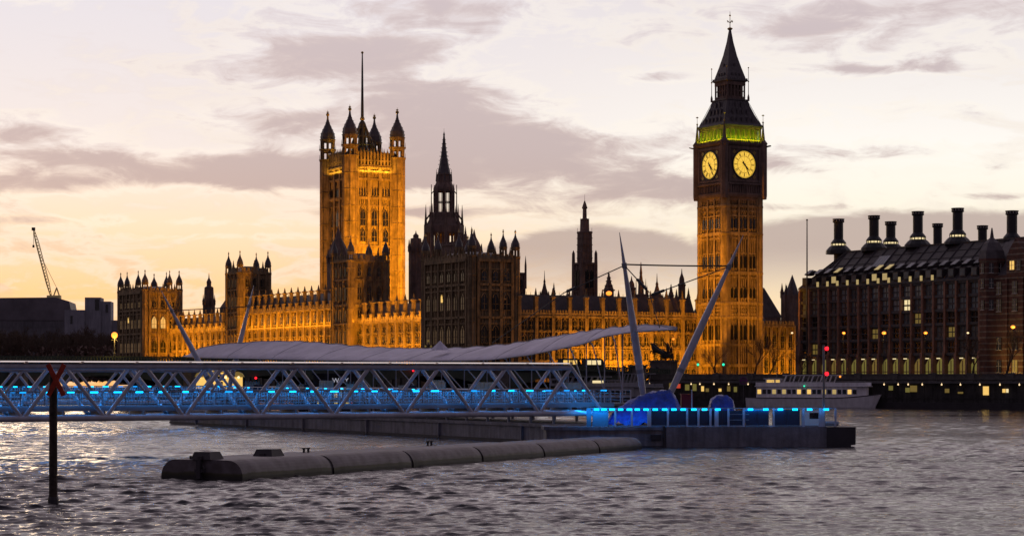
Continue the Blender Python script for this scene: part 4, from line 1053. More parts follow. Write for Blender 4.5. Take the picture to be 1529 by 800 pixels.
def horse(parent, loc, rz):
    v = [(0, 0, 1.5), (.55, 0, 1.75), (1.05, 0, 2.1), (1.35, 0, 2.6), (1.5, 0, 3.0), (1.85, 0, 2.75), (-.45, 0, 1.35), (-.75, 0, 1.25),
         (-.85, .3, .85), (-.55, .32, .5), (-.75, .32, .05), (-.85, -.3, .85), (-.55, -.32, .5), (-.75, -.32, .05),
         (1.05, .28, 1.55), (1.55, .3, 1.65), (1.6, .3, 1.15), (1.05, -.28, 1.5), (1.5, -.3, 1.35), (1.35, -.3, .95), (-1.15, 0, 1.25), (-1.4, 0, .7)]
    e = [(0, 1), (1, 2), (2, 3), (3, 4), (4, 5), (0, 6), (6, 7), (7, 8), (8, 9), (9, 10), (7, 11), (11, 12), (12, 13), (2, 14), (14, 15), (15, 16), (2, 17), (17, 18), (18, 19), (7, 20), (20, 21)]
    r = [.44, .44, .4, .26, .22, .13, .42, .38, .22, .12, .1, .22, .12, .1, .18, .11, .1, .18, .11, .1, .1, .14]
    return skin('horse', v, e, r, 'bronze', parent, loc, rz)
def figure(parent, loc, rz, name='figure', arms=((.25, .42, 1.75), (.5, .62, 2.1), (.2, -.42, 1.6), (.42, -.6, 1.3)), matn='bronze', s=1.0):
    v = [(0, 0, .95), (0, 0, 1.2), (0, 0, 1.42), (0, 0, 1.55), (0, 0, 1.72), (0, .1, .5), (.02, .1, .06), (0, -.1, .5), (-.02, -.1, .06), (0, .2, 1.42), arms[0], arms[1], (0, -.2, 1.42), arms[2], arms[3]]
    e = [(0, 1), (1, 2), (2, 3), (3, 4), (0, 5), (5, 6), (0, 7), (7, 8), (2, 9), (9, 10), (10, 11), (2, 12), (12, 13), (13, 14)]
    r = [.17, .16, .17, .065, .115, .1, .065, .1, .065, .075, .055, .04, .075, .055, .04]
    return skin(name, [tuple(c * s for c in p) for p in v], e, [q * s for q in r], matn, parent, loc, rz)
SPp = at(991, 537, 524)
st = thing('statue', 'dark bronze statue of two rearing horses pulling a standing figure, on a plain stone pedestal', 'statue', (SPp.x, SPp.y, 0), erz)
b = MB(); b.box(-2.9, 2.9, -1.8, 1.8, 5, 10.6); b.box(-3.15, 3.15, -2.05, 2.05, 10.6, 11.0); b.box(-3.2, 3.2, -2.1, 2.1, 5, 7.4); b.build('pedestal', 'granite', st)
HS = [horse(st, (-1.0, -.6, 11.0), pi), horse(st, (-.9, .8, 11.0), pi + .25)]
for h_ in HS: h_.scale = (1.35, 1.3, 1.4)
b = MB(); b.box(.2, 2.3, -.9, .9, 11.45, 11.7); b.box(2.1, 2.3, -.9, .9, 11.7, 12.2)
for sy in (-1, 1):
    b.box(.2, 2.2, sy * .9 - .08, sy * .9 + .08, 11.7, 12.5)
    pts = [(1.1 + .5 * cos(a), sy * 1.05, 11.55 + .5 * sin(a)) for a in [2 * pi * k / 12 for k in range(13)]]; b.path(pts, .07, 5)
b.tube((.2, 0, 11.6), (-1.5, 0, 12.3), .08); b.build('chariot', 'bronze', st)
figure(st, (1.1, 0, 11.65), pi, s=2.2); figure(st, (1.8, .6, 11.65), pi, arms=((.1, .3, 1.15), (.3, .3, 1.0), (.1, -.3, 1.15), (.3, -.3, 1.0)), s=1.6); figure(st, (1.8, -.6, 11.65), pi, arms=((.1, .3, 1.15), (.3, .3, 1.0), (.1, -.3, 1.15), (.3, -.3, 1.0)), s=1.6)

# ------------------------------------------------------------------ office block with roof chimneys
OFF_D = -UY
o0 = Vector((78.3, 579.4, 0)); OL = 84.0
ob = thing('office_building', 'dark office block with steep roof, rows of windows, lit arcade and tall black roof chimneys', 'office block', (o0.x, o0.y, 0), PHI)   # local +X inland, -Y to the right
def off_y(px, X=0.0):
    rr_ = (px - CX) / F; q = o0 + X * VX
    return -((rr_ * q.y - q.x) / (OFF_D.x - rr_ * OFF_D.y))
b = MB(); b.box(.6, 40, -OL, 0, 5, 30.6); NB = 20; BW = OL / NB
for z in (12.6, 16.4, 20.0, 23.4, 26.9, 30.3): b.box(-.1, .62, -OL, 0, z - .35, z + .35)
for z in (14.4, 18.2, 21.7, 25.1, 28.6): b.box(.25, .64, -OL, 0, z - .3, z - .05)
b.box(-.5, .66, -OL - .3, .3, 30.55, 31.0)
for z in (12.6, 16.4, 20.0, 23.4, 26.9): b.box(.6, 40, -.02, .5, z - .35, z + .35)
b.build('facade_wall', 'concrete_dark', ob)
pm = MB(); pm.prism([(-.75, -.42, 5), (-.75, .42, 5), (.6, .42, 5), (.6, -.42, 5)], (0, 0, 7.5)); pm.box(-.45, .6, -.3, .3, 12.5, 30.5); pm.box(-.65, .6, -.42, .42, 12.2, 13.0); pm.box(-.55, .6, -.36, .36, 23.2, 23.7)
pme = pm.mesh('column', 'office_pier')
for i in range(NB + 1): put(pme, 'column', ob, (0, -i * BW, 0))
rows = [(27.3, 2.5, 0), (23.8, 2.6, 1), (20.4, 2.4, 2), (16.8, 2.4, 3), (13.0, 2.6, 4)]
rnd = random.Random(4)
for z, hh, ri in rows:
    for i in range(NB):
        pane = rnd.choice(('glass_office', 'blind_mid', 'glass_office', 'blind_pale') if ri < 2 else ('glass_dark', 'blind_mid', 'glass_dark'))
        if (ri, i) in ((1, 10),): pane = 'lit_cream'
        elif (ri, i) in ((4, 1), (3, 7), (3, 14), (2, 11)): pane = 'lit_dim'
        o = put(window_mesh(BW - 1.5, hh, pane=pane, frame='iron', lights=2 if ri else 2, transoms=1, arch=False), 'window', ob, (.55, -(i + .5) * BW, z), -pi / 2)
# ground arcade, lit inside
for i in range(NB):
    put(window_mesh(BW - .95, 5.2, pane='lit_green' if i % 4 != 3 else 'lit_dim', frame='office_pier', lights=3, transoms=1, arch=True), 'arcade_bay', ob, (.58, -(i + .5) * BW, 6.4), -pi / 2)
ul = MB(); ul.box(-.1, .15, -.55, .55, 0, .25); ume = ul.mesh('arcade_light', 'lit_cream')
for i in range(NB):
    if i % 3 != 2: put(ume, 'arcade_light', ob, (-.5, -(i + .5) * BW, 11.4))
rf = MB(); zr = 40.6
rf.add([(-.3, -OL, 31), (-.3, .2, 31), (9.5, -8.0, zr), (9.5, -OL, zr), (26, -8.0, zr), (26, -OL, zr), (40, .2, 31), (40, -OL, 31)],
       [(0, 1, 2, 3), (3, 2, 4, 5), (5, 4, 6, 7), (1, 6, 4, 2), (0, 3, 5, 7), (0, 7, 6, 1)])
for i in range(NB * 1 + 1):
    y = -i * BW; rf.tube((-.35, y, 31.0), (9.4, min(y, -8.0) if i else -8.0, zr + .05), .16, n=4)
for q in range(5): rf.tube((-.3 + 9.8 * q / 5 - .1, -8.0 * q / 5, 31 + 9.6 * q / 5 + .06), (-.3 + 9.8 * q / 5 - .1, -OL, 31 + 9.6 * q / 5 + .06), .07, n=4)
rf.box(9.3, 26.2, -OL, -7.9, zr - .1, zr + .3)
rf.build('roof', 'office_roof', ob)
dm = MB(); dm.prism([(-.1, -1.1, 31.5), (-.1, 1.1, 31.5), (-.1, 1.1, 33.7), (-.1, -1.1, 33.7)], (2.2, 0, 0)); dm.prism([(.5, -1.0, 34.5), (.5, 1.0, 34.5), (2.4, 1.0, 35.7), (2.4, -1.0, 35.7)], (1.5, 0, -.3))
dm.prism([(-.16, -.9, 31.8), (-.16, .9, 31.8), (-.16, .9, 33.5), (-.16, -.9, 33.5)], (-.05, 0, 0), 1); dm.prism([(.42, -.85, 34.62), (.42, .85, 34.62), (2.3, .85, 35.82), (2.3, -.85, 35.82)], (-.05, 0, .06), 1)
dm2 = dm.mesh('dormer', ['office_roof', 'lit_eaves']); dm1 = dm.mesh('dormer', ['office_roof', 'blind_mid'])
ut = MB(); ut.box(-.8, -.45, -.3, .3, 31.0, 32.3); utm = ut.mesh('eaves_light', 'lit_eaves')
for i in range(NB):
    put(dm2 if i in (3, 7, 8) else dm1, 'dormer', ob, (0, -(i + .5) * BW, 0))
    if 1 < i < 14: put(utm, 'eaves_light', ob, (0, -i * BW, 0))
sk = MB(); sk.prism([(4.0, 2.2, 35.33), (4.0, -2.2, 35.33), (7.2, -2.2, 38.47), (7.2, 2.2, 38.47)], (-.15, 0, .16), 1)
for k in range(5): sk.tube((3.85, -2.2 + 1.1 * k, 35.52), (7.05, -2.2 + 1.1 * k, 38.66), .08, n=4)
sk.build('skylight', ['pale_trim', 'glass_office'], ob, (0, off_y(1313, 5), 0))
def chimney(px, X, ytop, flare):
    y = off_y(px, X); d = (o0 + X * VX + y * UY).y; zt = zat(ytop, d); b_ = MB(); r = 1.28 if flare else 1.15
    b_.lathe(0, 0, [(r, 38), (r, zt - .9), (r * 1.25, zt - .7), (r * 1.25, zt - .45), (r * 1.05, zt - .4), (r * 1.05, zt)], 14)
    for k in range(12): b_.lathe(r * 1.14 * cos(k * pi / 6), r * 1.14 * sin(k * pi / 6), [(.1, zt - .5), (.1, zt)], 4, 1)
    b_.lathe(0, 0, [(r * 1.28, zt), (r * 1.28, zt + .22)], 14)
    if flare:
        zb = zt - 6.6 if flare == 1 else zt - 5.4
        b_.lathe(0, 0, [(3.5, zr - .2), (3.4, zb - 1.8), (2.6, zb - .9), (2.1, zb - .5)], 14); b_.lathe(0, 0, [(2.1, zb + .0), (2.1, zb + .3), (1.7, zb + .8), (r, zb + 1.3)], 14)
        for k in range(14):
            a = 2 * pi * k / 14; b_.obox((2.0 * cos(a), 2.0 * sin(a), zb - .25), (.1 * cos(a), .1 * sin(a), 0), (-.08 * sin(a), .08 * cos(a), 0), (0, 0, .27))
    c = b_.build('chimney', ['chimney_black', 'pale_trim'], ob, (X, y, 0))
    if flare:
        g_ = MB(); g_.lathe(0, 0, [(1.85, zb - .5), (1.85, zb - .02)], 14); g_.build('light_ring', 'lit_cream', c)
for a in ((1252, 11, 328, 1), (1305, 11, 323, 1), (1330, 22, 332, 2), (1370.5, 11, 317, 1), (1400, 22, 335, 0), (1430, 11, 312, 1), (1467, 22, 338, 0), (1511, 12, 316, 1)): chimney(*a)
# flagpole by the corner
P = at(1205, 400, 572); fp = MB(); fp.lathe(0, 0, [(.26, 5), (.22, 30), (.14, zat(329, 572))], 8); fp.ball((0, 0, zat(328.5, 572)), .26); fp.box(-.35, .35, -.35, .35, 5, 6.4)
tag(fp.build('flagpole', 'iron', None, (P.x, P.y, 0)), 'tall thin bare flagpole at the left corner of the office block', 'flagpole')

# ------------------------------------------------------------------ red brick building with pale bands, right edge
p0 = Vector((109.5, 497.0, 0)); rb = thing('brick_building', 'red brick building with pale stone bands, corner turret and gable at the right edge', 'building', (p0.x, p0.y, 0), PHI)
b = MB(); b.box(0, 22, -40, 0, 5, 30.0); b.box(-.25, .05, -40, 0, 29.4, 30.3); b.box(-.2, .05, -40, 0, 20.2, 20.7)
for k in range(7): b.box(-.4, .1, -3.2 - 5.2 * k - .35, -3.2 - 5.2 * k + .35, 5, 29.5)
b.build('brick_wall', 'banded_brick', rb)
b = MB(); b.lathe(0, 0, [(3.0, 5), (3.0, 33.5), (3.25, 33.7), (3.25, 34.3)], 8); b.build('turret_wall', 'banded_brick', rb, (1.2, -2.0, 0))
b = MB(); b.lathe(0, 0, [(3.2, 34.3), (2.9, 36.2), (1.9, 38.0), (.5, 39.2), (.15, 41.5)], 8); b.build('turret_roof', 'slate', rb, (1.2, -2.0, 0))
b = MB(); b.prism([(0, -40, 30), (22, -40, 30), (15, -40, 38.5), (7, -40, 38.5)], (0, 39.6, 0)); b.build('roof', 'slate', rb)
b = MB(); b.box(-.3, 6, -14.5, -8.5, 30, 34.5); b.prism([(-.3, -14.5, 34.5), (-.3, -8.5, 34.5), (-.3, -9.6, 36.3), (-.3, -11.5, 38.6), (-.3, -13.4, 36.3)], (6.3, 0, 0)); b.build('gable', 'banded_brick', rb)
b = MB(); b.box(-1.2, 1.2, -1.6, 1.6, 30, 45.5); b.box(-1.4, 1.4, -1.8, 1.8, 45.5, 46.3)
for k in range(3): b.lathe(0, -1 + k, [(.35, 46.3), (.3, 47.4)], 8)
b.build('chimney_stack', 'banded_brick', rb, (9.0, -8.4, 0))
for z in (8, 13.2, 22, 26):
    for k in range(5): put(window_mesh(1.6, 2.8, pane='lit_dim' if (k + int(z)) % 3 == 0 and z < 15 else 'glass_dark', frame='pale_trim', lights=2, transoms=1, arch=False), 'window', rb, (-.05, -5.8 - 5.2 * k, z), -pi / 2)
for z in (22.5, 27.5, 31): 
    for a in (pi, pi * 1.25, pi * 1.5): put(window_mesh(1.0, 2.2, frame='pale_trim', lights=2, transoms=1, arch=False), 'window', rb, (1.2 + 2.82 * cos(a), -2.0 + 2.82 * sin(a), z), a + pi / 2)
for k in range(2): put(window_mesh(1.3, 2.0, pane='lit_warm' if k == 0 else 'glass_dark', frame='pale_trim', arch=False), 'window', rb, (-.35, -10.4 - 2.2 * k, 31.4), -pi / 2)
l = lamp('facade_floodlight', 'SPOT', (-9, -10, 6.5), 3000, (1, .62, .1), parent=rb, angle=radians(110), blend=.9, radius=.5); aim_lamp(l, (9, -3, 4.5))

# ------------------------------------------------------------------ buildings between clock tower and office block
P = at(1160, 500, 610); lb = thing('gothic_annex', 'low stone range with battlements lit dim amber, right of the clock tower', 'building', (P.x, P.y, 0), PHI)
b = MB(); b.box(-9.5, 4.5, -2, 8, 5, 21.5); facade(b, lb, '-y', -2, -9.5, 4.5, 5, 21.5, 5, [(21.2, .5, .5), (14.5, .4, .4)], [(15.2, 1.0, 4.0, 1, 'glass_dark'), (8, 1.0, 4.4, 1, 'glass_dark')], pier_w=.6, pier_d=.5, ribs=1)
crenel(b, '-y', -2.4, -9.5, 4.5, 21.5, 12, h=1.3); b.build('annex_wall', 'stone', lb)
b = MB(); b.prism([(-9.5, -.5, 21.5), (-9.5, 8, 21.5), (-9.5, 4, 27.0)], (6, 0, 0)); b.build('roof', 'slate', lb)
l = lamp('annex_floodlight', 'AREA', (-3, -9, 6.5), 4000, SODIUM, size=12, size_y=.5, parent=lb); aim_lamp(l, (0, 7, 5), (1, 0, 0))
P = at(1146, 455, 650); ho = thing('hall_roof_building', 'dark hall with steep slate gable roof just right of the clock tower', 'building', (P.x, P.y, 0), PHI)
b = MB(); b.box(-8, 5, 0, 30, 5, 25); b.build('hall_wall', 'stone_unlit', ho); b = MB(); b.prism([(-8.4, -.3, 25), (5.4, -.3, 25), (-1.5, -.3, 34)], (0, 30.6, 0)); b.build('roof', 'slate', ho)
for lab, px, ytip, ysh, w in (('pointed dark church spire in the gap left of the office block, taller of the pair', 1183, 410, 440, 5.0), ('thinner dark spire beside the taller church spire in the gap', 1174, 426, 440, 2.2)):
    d = 660; P = at(px, ytip, d); t = thing('church_spire', lab, 'church', (P.x, P.y, 0), PHI, 'spires in the gap by the office block'); zs = zat(ysh, d)
    b = MB(); b.box(-w * .5, w * .5, -w * .5, w * .5, 5, zs); 
    for sx in (-1, 1):
        for sy in (-1, 1): spirelet(b, sx * w * .45, sy * w * .45, zs - 1, w * .16, 4.5)
    b.build('church_tower', 'stone_unlit', t); b = MB(); b.lathe(0, 0, [(w * .46, zs - .2), (w * .24, zs + (P.z - zs) * .5), (.05, P.z)], 8); b.build('spire', 'slate', t)
# pale lamp head in front of the north range skyline is a street lamp on the embankment approach
def street_lamp(label, px, y, d, matn='bulb_orange', r=.38, arm=0.9, glow=0):
    P = at(px, y, d); t = thing('street_lamp', label, 'street lamp', (P.x, P.y, 0), 0.0, 'street lamps on the far bank')
    b = MB(); h = P.z; b.lathe(0, 0, [(.2, 5), (.18, 6.4), (.09, 6.6), (.07, h + .3)], 6); b.path([(0, 0, h + .3), (0, -arm * .6, h + .55), (0, -arm, h + .35)], .05, 4); b.build('post', 'iron', t)
    g_ = MB(); g_.ball((0, -arm, h), r, 0, 8, 6, .7); g_.build('lamp_head', matn, t)
    if glow: lamp('lamp_glow', 'POINT', (0, -arm - .8, h - .6), glow, (1, .5, .1), parent=t, radius=.3)
street_lamp('bright orange street lamp against the dark roof left of the near masts', 909, 438, 505, r=.75)
street_lamp('orange street lamp low before the arcade, leftmost of the row by the office block', 1259, 497, 520, r=.4, glow=250)
street_lamp('big orange street lamp before the middle of the office block', 1319, 497, 512, r=.52, glow=300)
street_lamp('orange street lamp before the right half of the office block', 1381, 497, 500, r=.45, glow=250)
street_lamp('small pale orange street lamp near the right end of the office block', 1444, 497, 492, 'bulb_white', r=.28)
street_lamp('orange street lamp before the red brick building', 1511, 488, 470, r=.5, glow=500)
street_lamp('small warm street lamp between bare trees and the office block', 1182, 497, 540, 'bulb_white', r=.3)
street_lamp('orange street lamp just right of the upright near mast', 1005, 506, 520, r=.32)
street_lamp('warm street lamp low beside the upright near mast', 957, 549, 515, r=.3)
for lab, px, d in (('green traffic light at the foot of the clock tower, left of two', 1042, 535), ('green traffic light at the foot of the clock tower, right of two', 1080, 535)):
    P = at(px, 544, d); t = thing('traffic_light', lab, 'traffic light', (P.x, P.y, 0), 0, 'traffic lights'); b = MB(); b.lathe(0, 0, [(.09, 5), (.08, P.z + .8)], 6); b.box(-.22, .22, -.2, .1, P.z - .5, P.z + .9); b.build('post', 'iron', t)
    b = MB(); b.ball((0, -.25, P.z), .33, 0, 8, 6); b.build('green_lens', 'bulb_green', t)

# ------------------------------------------------------------------ far left: office slab, crane
P = at(60, 470, 1120); fb = thing('slab_building', 'long low grey building with dark curved roof on the far left skyline', 'building', (P.x, P.y, 0), .12)
b = MB(); b.box(-75, 17, 0, 40, 5, 36.5)
for k in range(40): b.box(-74 + 2.3 * k, -73 + 2.3 * k, -.3, .1, 33, 35.4)
b.build('slab_wall', 'concrete_mid', fb)
b = MB(); b.prism([(-75, -.5, 36.5), (17, -.5, 36.5), (15, -.5, 46.5), (8, -.5, 48.6), (-20, -.5, 48.2), (-75, -.5, 46.5)], (0, 40, 0)); b.build('roof', 'far_roof', fb)
P = at(132, 470, 1090); wb = thing('slab_building', 'pale blocky building stepping down right of the dark curved roof, far left skyline', 'building', (P.x, P.y, 0), .1)
b = MB(); b.box(-12, -2, 0, 20, 5, 41); b.box(-2, 6, 2, 20, 5, 47.5); b.box(6, 11, 3, 20, 5, 45.5); b.box(11, 22, 8, 20, 5, 36); b.build('block_wall', 'concrete_pale', wb)
for w_ in ((3.2, 5.2, 1.6, 2.1, 41, 46.5), (-9, -8, -.4, .1, 34, 38), (8.5, 9.6, 2.6, 3.1, 40, 44)): b = MB(); b.box(*w_); b.build('window_strip', 'glass_dark', wb)
def crane():
    d = 1180; a, e = at(76, 442, d), at(50, 342, d); t = thing('crane', 'pale yellow luffing crane jib leaning left above the far roofs', 'crane', (a.x, a.y, 0)); j = MB()
    A, Ez = Vector((0, 0, a.z)), Vector((e.x - a.x, 0, e.z)); dv = (Ez - A); n = 22
    pr = Vector((dv.z, 0, -dv.x)).normalized()
    def pt(u, k): w_ = 1.0 * min(1, 3 * u + .4, 4 * (1 - u) + .25); return A + dv * u + [pr * w_, -pr * w_ * .6 + Vector((0, w_, 0)), -pr * w_ * .6 - Vector((0, w_, 0))][k]
    for k in range(3):
        for i in range(n): j.tube(pt(i / n, k), pt((i + 1) / n, k), .19, n=4); j.tube(pt(i / n, k), pt((i + 1) / n, (k + 1) % 3), .15, n=4)
    j.build('jib', 'crane_yellow', t)
    h_ = MB(); tip = Ez; h_.tube(tip, tip - Vector((0, 0, 9)), .12, n=4); h_.box(tip.x - .5, tip.x + .5, -.4, .4, tip.z - 10.2, tip.z - 8.8); h_.box(tip.x - .9, tip.x + .9, -.6, .6, tip.z - .8, tip.z + .9); h_.build('hook', 'iron', t)
    m_ = MB(); m_.tube((0, 0, 5), (0, 0, a.z - 1), 1.1, n=4); m_.box(-2, 5.5, -1.6, 1.6, a.z - 2.2, a.z + .4); m_.path([(1.5, 0, a.z), (3.2, 0, a.z + 4.6), (4.6, 0, a.z + .4)], .4, 5)
    m_.tube((3.2, 0, a.z + 4.6), A + dv * .62, .12, n=4); m_.build('mast', 'crane_yellow', t)
crane()

# ------------------------------------------------------------------ leafless trees
def bare_tree_mesh(seed, h, spread, levels=5, dense=1.0):
    rn = random.Random(seed); tr, cr = MB(), MB()
    def grow(p, d, L, r, lv):
        q = p; segs = 3
        for s in range(segs):
            d = (d + Vector((rn.uniform(-1, 1), rn.uniform(-1, 1), rn.uniform(-.3, .6))) * .16).normalized(); q2 = q + d * L / segs
            r2 = r * (1 - .12); (tr if lv == 0 else cr).tube(q, q2, r, r2, 6 if lv < 2 else (4 if lv < 4 else 3)); q, r = q2, r2
            if lv > 0 and lv < levels and rn.random() < .6: branch(q, d, L * .62, r * .55, lv + 1)
        if lv < levels:
            for k in range(rn.choice((2, 3, 3)) if lv else 4): branch(q, d, L * rn.uniform(.62, .8), r * .68, lv + 1)
    def branch(p, d, L, r, lv):
        a = rn.uniform(0, 2 * pi); t_ = rn.uniform(.35, .85) * spread
        side = d.cross(Vector((cos(a), sin(a), .3))).normalized(); grow(p, (d + side * t_ + Vector((0, 0, .12))).normalized(), L, max(r, .022), lv)
    grow(Vector((0, 0, 0)), Vector((0, 0, 1)), h * .27, h * .02, 0)
    return tr.mesh('trunk', 'bark'), cr.mesh('crown', 'twig')
TM = [bare_tree_mesh(3, 15, 1.0), bare_tree_mesh(11, 15, 1.15), bare_tree_mesh(23, 15, .9)]
TS = [bare_tree_mesh(31, 15, 1.0, 4), bare_tree_mesh(12, 15, 1.15, 4), bare_tree_mesh(25, 15, .9, 4)]
def tree(label, p, k, scale, rz, group, TM=TM):
    t = thing('bare_tree', label, 'tree', p, rz, group); t.scale = (scale, scale, scale); a, c = TM[k % 3]; put(a, 'trunk', t); put(c, 'crown', t); return t
rn = random.Random(5)
FT = [(-8, 0), (12, 1), (30, 2), (48, 0), (62, 1), (80, 2), (97, 0), (113, 1), (128, 2), (143, 0), (157, 1), (168, 2)]
for i, (px, k) in enumerate(FT):
    d = 830 + (i % 3) * 22 + rn.uniform(-8, 8); P = at(px, 500, d)
    tree('brown leafless tree in the riverside row left of the far corner block', (P.x, P.y, 5.6), k, 1.55 + rn.uniform(-.15, .15), rn.uniform(0, 6), 'riverside tree row')
for i, px in enumerate((2, 22, 40, 57, 72, 90, 106, 121, 136, 150, 163)):
    d = 905 + rn.uniform(-8, 8); P = at(px, 500, d)
    tree('brown leafless tree in the riverside row left of the far corner block', (P.x, P.y, 5.6), i + 1, 1.7 + rn.uniform(-.15, .15), rn.uniform(0, 6), 'riverside tree row')
hd = MB(); rq = random.Random(9)
pA, pB = at(-30, 540, 850), at(178, 540, 815)
for i in range(2600):
    u = rq.random(); p = pA.lerp(pB, u); z = 5.4 + rq.random() ** 1.4 * 13; s_ = rq.uniform(.5, 1.3)
    c = Vector((p.x + rq.uniform(-2, 2), p.y + rq.uniform(-8, 8), z)); a = Vector((rq.uniform(-1, 1), rq.uniform(-1, 1), rq.uniform(-1, 1))).normalized() * s_; bb = a.cross(Vector((rq.random(), rq.random(), 1))).normalized() * s_ * .6
    hd.add([c - a, c + bb, c + a, c - bb], [(0, 1, 2, 3)])
struct(hd.build('undergrowth', 'thicket'), 'stuff')
for lab, px, d, k, s_ in (('tallest bare tree against the lit right face of the clock tower foot', 1125, 548, 0, 1.05), ('bare tree left of the clock tower foot, behind the leaning near mast', 1068, 545, 1, .85), ('smaller bare tree between the clock tower and low amber range', 1148, 560, 2, .95),
                          ('bare tree silhouetted in the sky gap left of the office block', 1165, 640, 2, 1.75), ('orange tinted bare tree before the right end of the office block', 1452, 495, 1, 1.0), ('bare tree in front of the red brick building at the right edge', 1500, 478, 0, 1.1), ('bare tree left of the office arcade', 1196, 545, 1, .75)):
    P = at(px, 540, d); tree(lab, (P.x, P.y, 5.6), k, s_, px * .37, 'bare trees on the embankment', TS)

# ------------------------------------------------------------------ river surface
def river():
    rg = np.random.default_rng(12)
    rows = []; d = 70.0
    while d < 250: rows.append(d); d += 0.18 + max(0, d - 110) * 0.0018
    while d < 620: rows.append(d); d += 0.55 + (d - 250) * 0.003
    rows = np.array(rows); cols = np.linspace(-0.37, 0.37, 760)
    Y, S = np.meshgrid(rows, cols, indexing='ij'); X = Y * S
    H = np.zeros_like(X); DX = np.zeros_like(X); DY = np.zeros_like(X)
    nw = 150
    lam = np.exp(rg.uniform(np.log(0.45), np.log(3.4), nw)); th = rg.normal(-1.5, 0.38, nw); ph = rg.uniform(0, 2 * np.pi, nw)
    amp = 0.0078 * lam ** 0.52 * np.exp(-(lam / 3.6) ** 3) * rg.uniform(.5, 1.2, nw)
    big = np.sin(X * .045 + 1.3 * np.sin(Y * .02 + 1)) * np.sin(Y * .038 + .9 * np.sin(X * .031)) * .42 + .80
    for l_, t_, p_, a_ in zip(lam, th, ph, amp):
        k = 2 * np.pi / l_; kx, ky = k * np.cos(t_), k * np.sin(t_)
        fade = np.clip((l_ / (0.0034 * Y)) - 1.0, 0, 1)         # drop what the grid there cannot carry
        arg = kx * X + ky * Y + p_
        H += a_ * fade * np.sin(arg); c = np.cos(arg) * a_ * fade * 1.15
        DX += c * np.cos(t_); DY += c * np.sin(t_)
    H *= big; X2 = X + DX * big; Y2 = Y + DY * big
    nr, nc = X.shape
    co = np.stack([X2, Y2, H], -1).reshape(-1, 3)
    i = np.arange(nr * nc).reshape(nr, nc)
    q = np.stack([i[:-1, :-1], i[:-1, 1:], i[1:, 1:], i[1:, :-1]], -1).reshape(-1, 4)
    me = bpy.data.meshes.new('river_water')
    me.vertices.add(len(co)); me.vertices.foreach_set('co', co.ravel())
    me.loops.add(q.size); me.loops.foreach_set('vertex_index', q.ravel().astype(np.int32))
    me.polygons.add(len(q)); me.polygons.foreach_set('loop_start', np.arange(0, q.size, 4, dtype=np.int32)); me.polygons.foreach_set('loop_total', np.full(len(q), 4, dtype=np.int32))
    me.polygons.foreach_set('use_smooth', np.ones(len(q), dtype=bool)); me.materials.append(M['water']); me.update(); me.validate()
    struct(put(me, 'river_water'))
    b = MB(); b.add([(-2500, -300, -.3), (2500, -300, -.3), (2500, 1500, -.3), (-2500, 1500, -.3)], [(0, 1, 2, 3)]); struct(b.build('river', 'water'))
river()

# ------------------------------------------------------------------ floating boom in the foreground
b0, b1 = Vector((-21.2, 144.5, 0)), Vector((11.0, 208.6, 0)); bd = (b1 - b0).normalized(); brot = atan2(-bd.x, bd.y)
bt_ = thing('floating_boom', 'long rounded grey floating boom in linked sections, weedy at the waterline, in the foreground', 'boom', (b0.x, b0.y, 0), brot)
bl_ = (b1 - b0).length
def dsec(w, h, r, n=7):      # rounded-top section, bottom below water
    pts = [(-w, -.6)]
    pts += [(-w + r - r * cos(a), h - r + r * sin(a)) for a in [pi / 2 * k / n for k in range(n + 1)]]
    pts += [(w - r + r * sin(a), h - r + r * cos(a)) for a in [pi / 2 * k / n for k in range(n + 1)]]
    return pts + [(w, -.6)]
ns = 6; SL = bl_ / ns
for k in range(ns):
    b = MB(); w0 = 3.40 - .13 * k; h0 = 1.42 - .045 * k; r0 = 1.15; y0, y1 = k * SL + .30, (k + 1) * SL - .30
    nl = 8; ringv = []
    for j in range(nl + 1):
        e_ = 0.0 if 0 < j < nl else .06
        w_, h_ = w0 - e_, h0 - e_
        if k == ns - 1 and j == nl: w_, h_ = w0 * .72, h0 * .45
        if k == ns - 1 and j == nl - 1: w_, h_ = w0 * .95, h0 * .95
        yy = y0 + (y1 - y0) * j / nl + (0 if j not in (0, nl) else 0)
        ringv.append([(x, yy, z) for x, z in dsec(w_, h_, min(r0, h_ * .9))])
    n = len(ringv[0])
    for j in range(nl): b.add(ringv[j] + ringv[j + 1], [(i, i + 1, n + i + 1, n + i) for i in range(n - 1)])
    b.add(ringv[0], [tuple(range(n - 1, -1, -1))]); b.add(ringv[-1], [tuple(range(n))])
    b.build('boom_section', 'boom_steel', bt_, smooth=False)
    if k < ns - 1:
        c = MB(); s0 = [(x, y1 + .02, z) for x, z in dsec(w0 - .28, h0 - .22, .95)]; s1 = [(x, y + .56, z) for x, y, z in s0]; n = len(s0)
        c.add(s0 + s1, [(i, i + 1, n + i + 1, n + i) for i in range(n - 1)] + [tuple(range(n - 1, -1, -1)), tuple(range(n, 2 * n))]); c.build('joint_collar', 'hull_dark', bt_)
h = MB(); h.sq(0, 0, [(.82, 1.38), (.62, 1.9), (.55, 1.9)]); h.box(-.18, .18, -.9, -.55, 1.4, 1.6); hm = h.mesh('hatch_box', 'hull_dark')
for x, y in ((.05, .9), (.9, 7.2)): put(hm, 'hatch_box', bt_, (x, y, 0))
p = MB(); p.box(-.16, .16, -.12, .18, .1, 1.4); p.box(-.34, .34, -.06, .2, .5, .75); p.tube((-.9, .3, 1.4), (-.9, .3, 1.62), .08); p.path([(.3, 0, 1.0), (.5, -.05, .8), (.45, -.02, .5)], .06); p.build('towing_bracket', 'hull_dark', bt_)
